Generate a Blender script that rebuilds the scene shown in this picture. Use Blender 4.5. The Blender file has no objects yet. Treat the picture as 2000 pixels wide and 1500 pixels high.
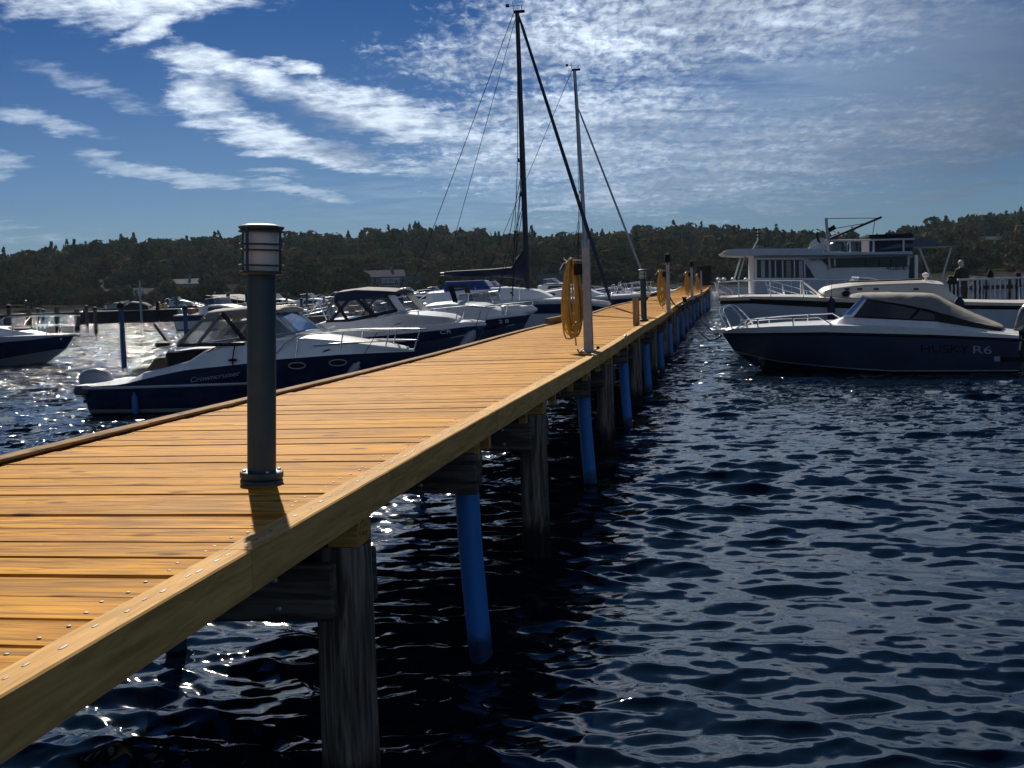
import bpy, bmesh, math, random
import numpy as np
from mathutils import Vector, Matrix
rnd = random.Random(11)
RNG = np.random.default_rng(5)
C = bpy.context.scene
COL = C.collection
R = math.radians
PI = math.pi

# ------------------------------------------------------------------ camera
FPX = 2300.0; CH = 2.0; PITCH = math.atan(192/2300); ROLL = R(2.06)
cp, sp, cr, sr = math.cos(PITCH), math.sin(PITCH), math.cos(ROLL), math.sin(ROLL)
cam = bpy.data.cameras.new('camera'); camo = bpy.data.objects.new('camera', cam); COL.objects.link(camo)
cam.sensor_width = 36; cam.lens = 36*FPX/2000; cam.clip_start = 0.05; cam.clip_end = 6000
_r = Vector((1, 0, 0)); _u = Vector((0, sp, cp)); _f = Vector((0, cp, -sp))
_R = cr*_r - sr*_u; _U = sr*_r + cr*_u; _B = -_f
camo.matrix_world = Matrix(((_R.x, _U.x, _B.x, 0), (_R.y, _U.y, _B.y, 0), (_R.z, _U.z, _B.z, CH), (0, 0, 0, 1)))
C.camera = camo

# ------------------------------------------------------------------ light
SUN_AZ, SUN_EL = R(-11.5), R(36)        # azimuth from +Y towards +X
SKY_STRENGTH = 0.05
SUN_STRENGTH = 4.8
SDIR = Vector((math.sin(SUN_AZ)*math.cos(SUN_EL), math.cos(SUN_AZ)*math.cos(SUN_EL), math.sin(SUN_EL)))
sun = bpy.data.lights.new('sun', 'SUN'); suno = bpy.data.objects.new('sun', sun); COL.objects.link(suno)
sun.energy = SUN_STRENGTH; sun.angle = R(0.55); sun.color = (1.0, 0.93, 0.82)
suno.rotation_euler = SDIR.to_track_quat('Z', 'Y').to_euler()
C.view_settings.view_transform = 'Standard'; C.view_settings.look = 'None'
C.view_settings.exposure = 0.36; C.view_settings.gamma = 1.0
try: C.view_settings.use_curve_mapping = False
except Exception: pass
C.cycles.use_denoising = True
C.cycles.max_bounces = 8; C.cycles.transparent_max_bounces = 12
C.cycles.sample_clamp_indirect = 6.0
C.cycles.caustics_reflective = False; C.cycles.caustics_refractive = False


class NT:
    """node-tree shorthand"""
    def __init__(s, tree): s.t = tree; s.n = tree.nodes; s.l = tree.links
    def new(s, typ, **kw):
        o = s.n.new(typ)
        for k, v in kw.items(): setattr(o, k, v)
        return o
    def put(s, sock, v):
        if isinstance(v, bpy.types.NodeSocket): s.l.new(v, sock)
        else:
            try: sock.default_value = v
            except Exception: sock.default_value = (v, v, v)
    def m(s, op, a, b=None, c=None, clamp=False):
        o = s.n.new('ShaderNodeMath'); o.operation = op; o.use_clamp = clamp
        s.put(o.inputs[0], a)
        if b is not None: s.put(o.inputs[1], b)
        if c is not None: s.put(o.inputs[2], c)
        return o.outputs[0]
    def v(s, op, a, b=None):
        o = s.n.new('ShaderNodeVectorMath'); o.operation = op
        s.put(o.inputs[0], a)
        if b is not None:
            if op == 'SCALE': s.put(o.inputs['Scale'], b)
            else: s.put(o.inputs[1], b)
        return o.outputs['Value'] if op in ('DOT_PRODUCT', 'LENGTH') else o.outputs[0]
    def smooth(s, x, lo, hi, a=0.0, b=1.0):
        o = s.n.new('ShaderNodeMapRange'); o.interpolation_type = 'SMOOTHSTEP'
        s.put(o.inputs['Value'], x); s.put(o.inputs['From Min'], lo); s.put(o.inputs['From Max'], hi)
        s.put(o.inputs['To Min'], a); s.put(o.inputs['To Max'], b)
        return o.outputs['Result']
    def mix(s, f, a, b, mode='MIX'):
        o = s.n.new('ShaderNodeMix'); o.data_type = 'RGBA'; o.blend_type = mode
        s.put(o.inputs[0], f)
        for i, x in ((6, a), (7, b)):
            if not isinstance(x, bpy.types.NodeSocket) and len(x) == 3: x = (*x, 1)
            s.put(o.inputs[i], x)
        return o.outputs[2]
    def noise(s, vec, scale, detail=4, rough=0.55, dist=0.0, color=False):
        o = s.n.new('ShaderNodeTexNoise'); s.put(o.inputs['Vector'], vec)
        s.put(o.inputs['Scale'], scale); s.put(o.inputs['Detail'], detail); s.put(o.inputs['Roughness'], rough); s.put(o.inputs['Distortion'], dist)
        return o.outputs['Color'] if color else o.outputs['Fac']
    def scale(s, vec, sx, sy, sz):
        return s.v('MULTIPLY', vec, (sx, sy, sz))
    def ramp(s, f, stops):
        o = s.n.new('ShaderNodeValToRGB'); s.put(o.inputs[0], f)
        e = o.color_ramp.elements
        while len(e) < len(stops): e.new(0.5)
        for i, (p, c) in enumerate(stops):
            e[i].position = p; e[i].color = (*c, 1) if len(c) == 3 else c
        return o.outputs[0]


# ------------------------------------------------------------------ sky
world = bpy.data.worlds.new('World'); C.world = world; world.use_nodes = True
def build_sky():
    w = NT(world.node_tree); w.n.clear()
    tc = w.new('ShaderNodeTexCoord').outputs['Generated']
    D = w.v('NORMALIZE', tc)
    sx = w.new('ShaderNodeSeparateXYZ'); w.l.new(D, sx.inputs[0]); x, y, z = sx.outputs
    az = w.m('ARCTAN2', x, y)
    el = w.m('ARCSINE', w.m('MAXIMUM', w.m('MINIMUM', z, 1.0), -1.0))
    U = w.m('MULTIPLY', az, 2300.0); V = w.m('MULTIPLY', el, 2300.0)
    zz = w.m('ADD', w.m('MAXIMUM', z, 0.0), 0.16)
    cb = w.new('ShaderNodeCombineXYZ'); w.put(cb.inputs[0], w.m('DIVIDE', x, zz)); w.put(cb.inputs[1], w.m('DIVIDE', y, zz))
    P = cb.outputs[0]                                            # point on the cloud layer
    # base sky
    sky = w.new('ShaderNodeTexSky'); sky.sky_type = 'NISHITA'; sky.sun_disc = False
    sky.sun_elevation = SUN_EL; sky.sun_rotation = SUN_AZ; sky.altitude = 0; sky.air_density = 1.0; sky.dust_density = 0.6; sky.ozone_density = 1.0
    base = w.v('MULTIPLY', sky.outputs[0], w.mix(w.smooth(el, 0.33, 0.9), w.mix(w.smooth(el, 0.0, 0.30), SKY_LOW, SKY_HIGH), SKY_TOP))
    hs = w.new('ShaderNodeHueSaturation'); hs.inputs['Saturation'].default_value = SKY_SAT; w.put(hs.inputs['Color'], base); base = hs.outputs[0]
    # angle to the sun
    ct = w.v('DOT_PRODUCT', D, tuple(SDIR))
    glow = w.smooth(ct, 0.66, 0.99)
    # warped layout coordinates
    wn = w.new('ShaderNodeSeparateXYZ'); w.l.new(w.noise(P, 3.2, 6, 0.62, color=True), wn.inputs[0])
    U2 = w.m('ADD', U, w.m('MULTIPLY', w.m('SUBTRACT', wn.outputs[0], 0.5), 190.0))
    V2 = w.m('ADD', V, w.m('MULTIPLY', w.m('SUBTRACT', wn.outputs[1], 0.5), 110.0))
    fine = w.noise(P, 15.0, 7, 0.62, 0.3)
    puff = w.noise(w.scale(P, 1.0, 0.55, 1.0), 38.0, 4, 0.62, 0.5)
    fib = w.noise(w.scale(P, 0.35, 1.0, 1.0), 9.0, 7, 0.65, 0.5)
    def blob(px, py, a, b, rot, hard=1.6):
        ca = math.atan((px-1000)/2300); e = math.atan((557.9-0.036*(px-1000)-py)*math.cos(ca)/2300)
        u0, v0 = ca*2300, e*2300
        c, s_ = math.cos(R(-rot)), math.sin(R(-rot))
        du = w.m('SUBTRACT', U2, u0); dv = w.m('SUBTRACT', V2, v0)
        p = w.m('ADD', w.m('MULTIPLY', du, c/a), w.m('MULTIPLY', dv, s_/a))
        q = w.m('ADD', w.m('MULTIPLY', du, -s_/b), w.m('MULTIPLY', dv, c/b))
        r2 = w.m('ADD', w.m('MULTIPLY', p, p), w.m('MULTIPLY', q, q))
        return w.m('MULTIPLY', w.m('SUBTRACT', 1.0, r2), hard)
    def mx(*a):
        o = a[0]
        for b in a[1:]: o = w.m('MAXIMUM', o, b)
        return o
    # solid wind-drawn clouds
    solid = mx(blob(330, -5, 270, 62, -4), blob(345, 50, 110, 26, -24), blob(500, 160, 165, 30, 18), blob(430, 205, 80, 48, 22),
               blob(620, 285, 230, 30, 13), blob(760, 225, 250, 42, 10), blob(600, 150, 60, 16, 0))
    s1 = w.m('ADD', solid, w.m('MULTIPLY', w.m('SUBTRACT', fine, 0.5), 3.2))
    s1 = w.m('ADD', s1, w.m('MULTIPLY', w.m('SUBTRACT', fib, 0.5), 2.6))
    d_solid = w.smooth(s1, -0.35, 2.0)
    # rippled high cloud
    rip = mx(blob(1480, 30, 640, 120, -5, 1.5), blob(1180, 90, 260, 80, 5, 1.4), blob(1180, 235, 330, 62, 2, 1.4), blob(1130, 300, 330, 75, 0, 1.3), blob(900, 130, 90, 35, 30, .8),
             blob(1500, 320, 420, 80, -8, 1.0), blob(1800, 270, 420, 75, -6, 0.9))
    r1 = w.m('ADD', rip, w.m('MULTIPLY', w.m('SUBTRACT', puff, 0.5), 2.6))
    r1 = w.m('ADD', r1, w.m('MULTIPLY', w.m('SUBTRACT', fine, 0.5), 2.6))
    r1 = w.m('ADD', r1, w.m('MULTIPLY', w.m('SUBTRACT', fib, 0.5), 1.6))
    d_rip = w.m('MULTIPLY', w.smooth(r1, -0.5, 2.0), w.smooth(puff, 0.28, 0.64, 0.55, 1.0))
    # thin streaks
    st = mx(blob(110, 250, 125, 20, 13, 1.2), blob(340, 343, 170, 18, 10, 1.2), blob(600, 383, 130, 16, 11, 1.1), blob(210, 175, 150, 24, 17, .6),
            blob(5, 322, 70, 22, 8, 1.0), blob(545, 345, 75, 12, 3, .9), blob(1160, 393, 170, 13, -10, 1.2), blob(1850, 378, 210, 15, -6, 1.1),
            blob(40, 455, 130, 14, 0, .5), blob(1500, 400, 300, 14, -3, .5))
    t1 = w.m('ADD', st, w.m('MULTIPLY', w.m('SUBTRACT', fib, 0.5), 2.4))
    t1 = w.m('ADD', t1, w.m('MULTIPLY', w.m('SUBTRACT', fine, 0.5), 1.4))
    d_st = w.m('MULTIPLY', w.smooth(t1, -0.1, 1.5), 0.58)
    # veil of grey high cloud on the right
    ve = mx(blob(1850, 170, 560, 210, -4, 1.4), blob(1400, 310, 760, 140, -4, 0.8))
    d_ve = w.m('MULTIPLY', w.smooth(w.m('ADD', ve, w.m('MULTIPLY', w.m('SUBTRACT', fib, 0.5), 2.6)), -0.2, 1.5), 0.66)
    shade = mx(blob(610, 232, 190, 36, 9, 1.2), blob(720, 285, 150, 26, 6, 1.0), blob(480, 185, 90, 22, 16, .8))
    shade = w.smooth(w.m('ADD', shade, w.m('MULTIPLY', w.m('SUBTRACT', fib, 0.5), 1.4)), 0.0, 1.2)
    # colours
    lum = w.m('ADD', w.m('ADD', w.m('MULTIPLY', glow, CLOUD_HI), CLOUD_LO), w.smooth(ct, 0.35, -0.6, 0.0, CLOUD_BACK_FILL))
    white = w.mix(glow, (0.55, 0.72, 1.0), (0.80, 0.90, 1.0))
    tex = w.m('ADD', 0.62, w.m('MULTIPLY', fine, 0.76))
    cl = w.v('SCALE', white, w.m('MULTIPLY', lum, tex))
    dark = w.v('SCALE', (0.42, 0.6, 0.95), w.m('MULTIPLY', lum, 0.42))
    cl_solid = w.mix(w.m('MULTIPLY', shade, 0.9), cl, dark)
    col = w.mix(d_ve, base, w.v('SCALE', (0.46, 0.64, 0.90), w.m('MULTIPLY', lum, 0.95)))
    top = w.noise(P, 2.6, 6, 0.6, 0.3); d_fill = w.m('MULTIPLY', w.smooth(w.m('ADD', top, w.m('MULTIPLY', w.m('SUBTRACT', puff, 0.5), 0.35)), 0.33, 0.54), w.m('MAXIMUM', w.m('MULTIPLY', w.smooth(el, 0.24, 0.30), w.smooth(el, 0.52, 0.40)), w.m('MULTIPLY', w.smooth(ct, 0.30, -0.1), w.smooth(el, 0.02, 0.12))))  # unseen clouds above and behind the view, added for fill light and water reflections
    col = w.mix(d_st, col, cl)
    col = w.mix(w.m('MULTIPLY', d_fill, 0.85), col, cl)
    big = w.noise(w.scale(P, 0.5, 1.0, 1.0), 5.0, 4, 0.6, 0.6); cl_r = w.v('SCALE', cl, w.smooth(big, 0.3, 0.7, 0.72, 1.22)); col = w.mix(w.m('MULTIPLY', d_rip, w.smooth(big, 0.28, 0.55, 0.62, 0.98)), col, cl_r)
    col = w.mix(d_solid, col, cl_solid)
    bg = w.new('ShaderNodeBackground'); bg.inputs['Strength'].default_value = SKY_STRENGTH; w.put(bg.inputs['Color'], col)
    out = w.new('ShaderNodeOutputWorld'); w.l.new(bg.outputs[0], out.inputs[0])
SKY_TOP = (0.034, 0.14, 0.38); SKY_LOW = (0.22, 0.38, 0.68); SKY_HIGH = (0.034, 0.155, 0.42); SKY_SAT = 1.0; CLOUD_BACK_FILL = 6.0; CLOUD_LO = 2.6; CLOUD_HI = 17.5  # back fill: extra brightness given to unseen clouds behind the camera
build_sky()
world.cycles.sampling_method = 'MANUAL'; world.cycles.sample_map_resolution = 512

# ------------------------------------------------------------------ picture -> place helpers (each result has its own real depth)
def ray(px, py):
    u = (px-1000)/FPX; v = (750-py)/FPX
    u2 = u*cr + v*sr; v2 = -u*sr + v*cr
    return Vector((u2, cp + v2*sp, -sp + v2*cp))
def onz(px, py, z):
    d = ray(px, py); t = (z-CH)/d.z
    return Vector((d.x*t, d.y*t, z))
def atY(px, py, Y):
    d = ray(px, py); t = Y/d.y
    return Vector((d.x*t, Y, CH + d.z*t))
class Fr:
    """local frame of a boat: x along, y across, z up; pt() reads a photo point on the upright plane y = off"""
    def __init__(s, loc, rz):
        s.loc = Vector((loc[0], loc[1], 0)); s.rz = rz
        s.ax = Vector((math.cos(rz), math.sin(rz), 0)); s.ay = Vector((-math.sin(rz), math.cos(rz), 0))
    def pt(s, px, py, off=0.0):
        d = ray(px, py); o = Vector((0, 0, CH)) - s.loc
        t = (off - o.dot(s.ay))/d.dot(s.ay); p = o + d*t
        return (p.dot(s.ax), p.z)
    def pts(s, L, off=0.0): return [s.pt(a, b, off) for a, b in L]

# ------------------------------------------------------------------ materials
def mat(name):
    m = bpy.data.materials.new(name); m.use_nodes = True
    t = NT(m.node_tree); b = t.n['Principled BSDF']
    return m, t, b
def pmat(name, col, rough=0.5, metal=0.0, var=0.15, scale=6.0, bump=0.0, bscale=60.0, coat=0.0, rvar=0.1, stretch=(1, 1, 1), dirt=0.0, spec=0.5):
    m, t, b = mat(name)
    oc = t.new('ShaderNodeTexCoord').outputs['Object']; oc = t.scale(oc, *stretch)
    n = t.noise(oc, scale, 5, 0.6)
    f = t.smooth(n, 0.3, 0.7)
    c = t.mix(f, tuple(v*(1-var) for v in col), tuple(min(1, v*(1+var)) for v in col))
    if dirt:
        n2 = t.noise(oc, scale*0.37, 6, 0.7)
        c = t.mix(t.m('MULTIPLY', t.smooth(n2, 0.52, 0.72), dirt), c, tuple(v*0.45 for v in col))
    t.put(b.inputs['Base Color'], c)
    t.put(b.inputs['Roughness'], t.m('ADD', rough-rvar/2, t.m('MULTIPLY', n, rvar)))
    b.inputs['Metallic'].default_value = metal
    b.inputs['Specular IOR Level'].default_value = spec
    if coat: b.inputs['Coat Weight'].default_value = coat; b.inputs['Coat Roughness'].default_value = 0.05
    if bump:
        bp = t.new('ShaderNodeBump'); bp.inputs['Strength'].default_value = bump; bp.inputs['Distance'].default_value = 0.01
        t.put(bp.inputs['Height'], t.noise(oc, bscale, 4, 0.6)); t.l.new(bp.outputs[0], b.inputs['Normal'])
    return m
M = {}
M['white'] = pmat('white_gelcoat', (0.74, 0.74, 0.73), 0.28, var=0.05, scale=2.5, dirt=0.12, coat=0.3)
M['cream'] = pmat('cream_gelcoat', (0.50, 0.465, 0.40), 0.35, var=0.06, scale=2.5, dirt=0.12)
M['palehull'] = pmat('pale_hull_paint', (0.36, 0.42, 0.50), 0.3, var=0.06, scale=2, dirt=0.15, coat=0.2)
M['navy'] = pmat('navy_gelcoat', (0.010, 0.018, 0.055), 0.16, var=0.2, scale=2, coat=0.6)
M['dkblue'] = pmat('dark_blue_gelcoat', (0.008, 0.014, 0.035), 0.2, var=0.25, scale=2, coat=0.5)
M['slate'] = pmat('slate_hull', (0.026, 0.042, 0.080), 0.3, var=0.2, scale=1.6, coat=0.4)
M['black'] = pmat('black_rubber', (0.012, 0.012, 0.014), 0.75, spec=0.2, var=0.25, bump=0.1)
M['antifoul'] = pmat('antifouling', (0.012, 0.013, 0.016), 0.7, var=0.3, bump=0.2)
M['stripe'] = pmat('grey_boot_stripe', (0.22, 0.24, 0.25), 0.4, var=0.1)
M['rubrail'] = pmat('grey_rub_rail', (0.34, 0.37, 0.42), 0.35, var=0.08, dirt=0.2)
M['steel'] = pmat('polished_steel', (0.72, 0.73, 0.75), 0.16, metal=1.0, var=0.05)
M['galv'] = pmat('galvanised_steel', (0.30, 0.32, 0.34), 0.45, metal=0.7, var=0.15, scale=14, dirt=0.2)
M['lamp'] = pmat('charcoal_powder_coat', (0.016, 0.048, 0.074), 0.55, var=0.18, scale=9, bump=0.08, bscale=300, dirt=0.35)
M['opal'] = pmat('opal_glass', (0.58, 0.61, 0.64), 0.3, var=0.05, scale=5)
def _opal(m):
    t = NT(m.node_tree); tr = t.new('ShaderNodeBsdfTranslucent'); tr.inputs['Color'].default_value = (.62, .66, .70, 1)
    mx = t.new('ShaderNodeMixShader'); mx.inputs[0].default_value = 0.3; b = t.n['Principled BSDF']; out = [x for x in t.n if x.type == 'OUTPUT_MATERIAL'][0]
    t.l.new(b.outputs[0], mx.inputs[1]); t.l.new(tr.outputs[0], mx.inputs[2]); t.l.new(mx.outputs[0], out.inputs[0])
_opal(M['opal'])
M['blueplast'] = pmat('blue_plastic_pipe', (0.016, 0.155, 0.48), 0.42, var=0.14, scale=5, stretch=(1, 1, .25), dirt=0.35)
M['bluepile'] = pmat('faded_blue_pile', (0.010, 0.05, 0.16), 0.6, var=0.2, dirt=0.4)
M['paintwhite'] = pmat('house_white_paint', (0.50, 0.52, 0.55), 0.5, var=0.06, scale=1.5, dirt=0.2)
M['bluecanvas'] = pmat('blue_canvas', (0.020, 0.06, 0.24), 0.8, var=0.2, bump=0.3, bscale=30)
M['navycanvas'] = pmat('navy_canvas', (0.008, 0.014, 0.045), 0.8, var=0.2, bump=0.3, bscale=30)
M['greycanvas'] = pmat('grey_canvas', (0.24, 0.22, 0.19), 0.85, var=0.12, scale=9, bump=0.35, bscale=24)
M['beigecanvas'] = pmat('beige_canvas', (0.22, 0.205, 0.185), 0.85, var=0.14, scale=7, bump=0.35, bscale=20)
M['blackcanvas'] = pmat('black_canvas', (0.014, 0.014, 0.018), 0.85, var=0.2, bump=0.3, bscale=40)
M['hose'] = pmat('yellow_hose', (0.52, 0.32, 0.055), 0.55, var=0.15, scale=20, dirt=0.15)
M['rope'] = pmat('dark_rope', (0.014, 0.015, 0.017), 0.95, spec=0.0, var=0.3, scale=60, bump=0.5, bscale=200)
M['tan'] = pmat('brown_vinyl', (0.12, 0.06, 0.025), 0.5, var=0.25, scale=12)
M['fender'] = pmat('grey_fender_vinyl', (0.30, 0.33, 0.37), 0.4, var=0.08)
M['bluefender'] = pmat('blue_fender_vinyl', (0.015, 0.11, 0.36), 0.4, var=0.1)
M['concrete'] = pmat('old_concrete', (0.16, 0.16, 0.155), 0.85, var=0.25, scale=4, bump=0.3)
M['rock'] = pmat('shore_rock', (0.075, 0.075, 0.075), 0.9, var=0.5, scale=0.4, bump=0.4, bscale=2)
M['darksteel'] = pmat('tarred_pontoon', (0.012, 0.014, 0.02), 0.8, spec=0.15, var=0.3, scale=2, dirt=0.2)
M['mast_dark'] = pmat('dark_anodised_mast', (0.014, 0.018, 0.028), 0.3, metal=0.4, var=0.15)
M['mast_alu'] = pmat('bare_aluminium_mast', (0.26, 0.28, 0.31), 0.4, metal=0.8, var=0.12)
M['outb'] = pmat('pale_grey_outboard', (0.23, 0.255, 0.29), 0.25, var=0.06, scale=3, coat=0.4)
M['outbdark'] = pmat('dark_grey_outboard', (0.06, 0.075, 0.10), 0.22, var=0.1, scale=3, coat=0.6)
M['skin'] = pmat('skin', (0.45, 0.26, 0.19), 0.55, var=0.08)
M['hair'] = pmat('grey_hair', (0.32, 0.31, 0.30), 0.6, var=0.3, scale=40)
M['coat'] = pmat('black_jacket', (0.012, 0.012, 0.014), 0.8, var=0.3, scale=8, bump=0.3)
M['oldwhite'] = pmat('old_white_paint', (0.55, 0.56, 0.58), 0.6, var=0.15, scale=8, dirt=0.4)
M['brownwood'] = pmat('brown_stained_wood', (0.045, 0.028, 0.018), 0.7, var=0.35, scale=5, stretch=(.3, 1, 1), bump=0.2)

def glass(name, col, alpha, rough=0.06):
    m, t, b = mat(name)
    oc = t.new('ShaderNodeTexCoord').outputs['Object']
    n = t.noise(oc, 3.0, 4, 0.6)
    t.put(b.inputs['Base Color'], t.mix(n, tuple(c*0.8 for c in col), col))
    b.inputs['Roughness'].default_value = rough
    b.inputs['Alpha'].default_value = alpha
    bp = t.new('ShaderNodeBump'); bp.inputs['Strength'].default_value = 0.15; bp.inputs['Distance'].default_value = 0.05
    t.put(bp.inputs['Height'], n); t.l.new(bp.outputs[0], b.inputs['Normal'])
    return m
M['glass'] = glass('smoked_glass', (0.012, 0.016, 0.024), 0.93)
M['clearglass'] = glass('clear_windscreen', (0.10, 0.14, 0.2), 0.35)
M['vinyl'] = glass('clear_vinyl_window', (0.22, 0.23, 0.24), 0.24, 0.2)
M['blueglass'] = glass('sky_reflection_blue_windscreen', (0.10, 0.28, 0.62), 0.85, 0.05)  # blue of the reflected sky put into the glass colour

def wood(name, dark, light, axis='X', grain=1.0, knots=1.0, rough=0.5, tint=True, weather=0.0, spec=0.06, streak=0.62):
    """planed timber; grain runs along the named object axis"""
    m, t, b = mat(name)
    oc = t.new('ShaderNodeTexCoord').outputs['Object']
    st = {'X': (0.085, 1, 1), 'Y': (1, 0.085, 1), 'Z': (1, 1, 0.06)}[axis]
    at = t.new('ShaderNodeAttribute'); at.attribute_name = 'tint'
    off = t.v('SCALE', at.outputs['Color'], 37.0) if tint else (0.0, 0.0, 0.0)
    g = t.v('ADD', t.scale(oc, *st), off)
    n1 = t.noise(g, 24.0*grain, 3, 0.55, 0.8)
    n2 = t.noise(g, 70.0*grain, 2, 0.5, 0.2)
    f = t.m('ADD', t.m('MULTIPLY', t.smooth(n1, 0.38, 0.62), 0.7), t.m('MULTIPLY', t.smooth(n2, 0.35, 0.65), 0.3))
    c = t.mix(f, dark, light)
    n5 = t.noise(g, 34.0*grain, 3, 0.6, 0.9)
    c = t.mix(t.m('MULTIPLY', t.smooth(n5, 0.50, 0.64), streak), c, tuple(v*0.55 for v in dark))
    if tint:
        sx = t.new('ShaderNodeSeparateXYZ'); t.l.new(at.outputs['Color'], sx.inputs[0])
        c = t.mix(t.m('MULTIPLY', sx.outputs[0], 0.55), c, tuple(v*0.52 for v in light))
        c = t.mix(t.m('MULTIPLY', sx.outputs[1], 0.30), c, tuple(min(1, v*1.25) for v in light))
    # long dark streaks and knots
    n3 = t.noise(g, 17.0*grain, 3, 0.6, 1.6)
    c = t.mix(t.m('MULTIPLY', t.smooth(n3, 0.52, 0.61), streak), c, tuple(v*0.45 for v in dark))
    vo = t.new('ShaderNodeTexVoronoi'); vo.feature = 'F1'; vo.voronoi_dimensions = '2D' if axis != 'Z' else '3D'
    ks = {'X': (0.45, 1, 1), 'Y': (1, 0.45, 1), 'Z': (1, 1, 0.45)}[axis]
    t.put(vo.inputs['Vector'], t.v('ADD', t.scale(oc, *ks), off)); vo.inputs['Scale'].default_value = 3.1
    kn = t.smooth(t.m('ADD', vo.outputs['Distance'], t.m('MULTIPLY', n2, 0.03)), 0.045, 0.095, 1.0, 0.0)
    c = t.mix(t.m('MULTIPLY', kn, 0.8*knots), c, tuple(v*0.22 for v in dark))
    if weather:
        n4 = t.noise(oc, 2.2, 6, 0.7)
        c = t.mix(t.m('MULTIPLY', t.smooth(n4, 0.42, 0.66), weather), c, (0.10, 0.10, 0.095))
    if axis == 'X' and tint:                                 # foot wear, greying and old stains on the boards
        n6 = t.noise(oc, 1.7, 6, 0.7); n7 = t.noise(oc, 5.5, 4, 0.7)
        c = t.mix(t.m('MULTIPLY', t.smooth(n6, 0.5, 0.72), 0.28), c, (0.38, 0.235, 0.11)); c = t.mix(t.m('MULTIPLY', t.smooth(n7, 0.62, 0.74), 0.45), c, tuple(v*0.4 for v in dark))
    t.put(b.inputs['Base Color'], c)
    t.put(b.inputs['Roughness'], t.m('ADD', rough+0.2, t.m('MULTIPLY', n1, 0.25))); b.inputs['Specular IOR Level'].default_value = spec
    bp = t.new('ShaderNodeBump'); bp.inputs['Strength'].default_value = 0.55; bp.inputs['Distance'].default_value = 0.003
    t.put(bp.inputs['Height'], t.m('ADD', n1, t.m('MULTIPLY', n2, 0.5))); t.l.new(bp.outputs[0], b.inputs['Normal'])
    return m
DK, LT = (0.34, 0.136, 0.012), (0.72, 0.345, 0.040)
M['board'] = wood('honey_deck_boards', DK, LT, 'X', rough=0.36, spec=0.035)
M['beam'] = wood('honey_edge_beam', (0.44, 0.235, 0.072), (0.66, 0.40, 0.145), 'Y', rough=0.42, knots=0.8, streak=0.28)
M['kerbwood'] = wood('greyed_kerb_timber', (0.17, 0.10, 0.045), (0.40, 0.26, 0.125), 'Y', rough=0.5, weather=0.35)
M['joist'] = wood('joist_timber', (0.30, 0.145, 0.035), (0.62, 0.33, 0.10), 'X', rough=0.5)
M['oldwood'] = wood('weathered_pile_timber', (0.060, 0.052, 0.045), (0.26, 0.23, 0.19), 'Z', grain=0.9, rough=0.65, knots=0.4, tint=False)
M['oldbeam'] = wood('weathered_cross_beam', (0.060, 0.055, 0.050), (0.155, 0.14, 0.125), 'X', grain=0.8, rough=0.7, knots=0.5, tint=False)
M['postwood'] = wood('pale_post_timber', (0.26, 0.17, 0.08), (0.46, 0.33, 0.19), 'Z', rough=0.5, tint=False)

def wet_base(m, z0, z1, col=(0.006, 0.008, 0.010)):
    """darker, glossier growth near the waterline of a pile (a stain with a shape of its own)"""
    t = NT(m.node_tree); b = t.n['Principled BSDF']
    ge = t.new('ShaderNodeNewGeometry'); sx = t.new('ShaderNodeSeparateXYZ'); t.l.new(ge.outputs['Position'], sx.inputs[0])
    n = t.noise(ge.outputs['Position'], 9.0, 4, 0.6)
    f = t.smooth(t.m('ADD', sx.outputs[2], t.m('MULTIPLY', t.m('SUBTRACT', n, 0.5), 0.28)), z0, z1, 1.0, 0.0)
    old = b.inputs['Base Color'].links[0].from_socket
    t.put(b.inputs['Base Color'], t.mix(t.m('MULTIPLY', f, 0.92), old, col))
wet_base(M['oldwood'], 0.16, 0.34); wet_base(M['blueplast'], 0.06, 0.20, (0.004, 0.012, 0.04))

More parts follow.
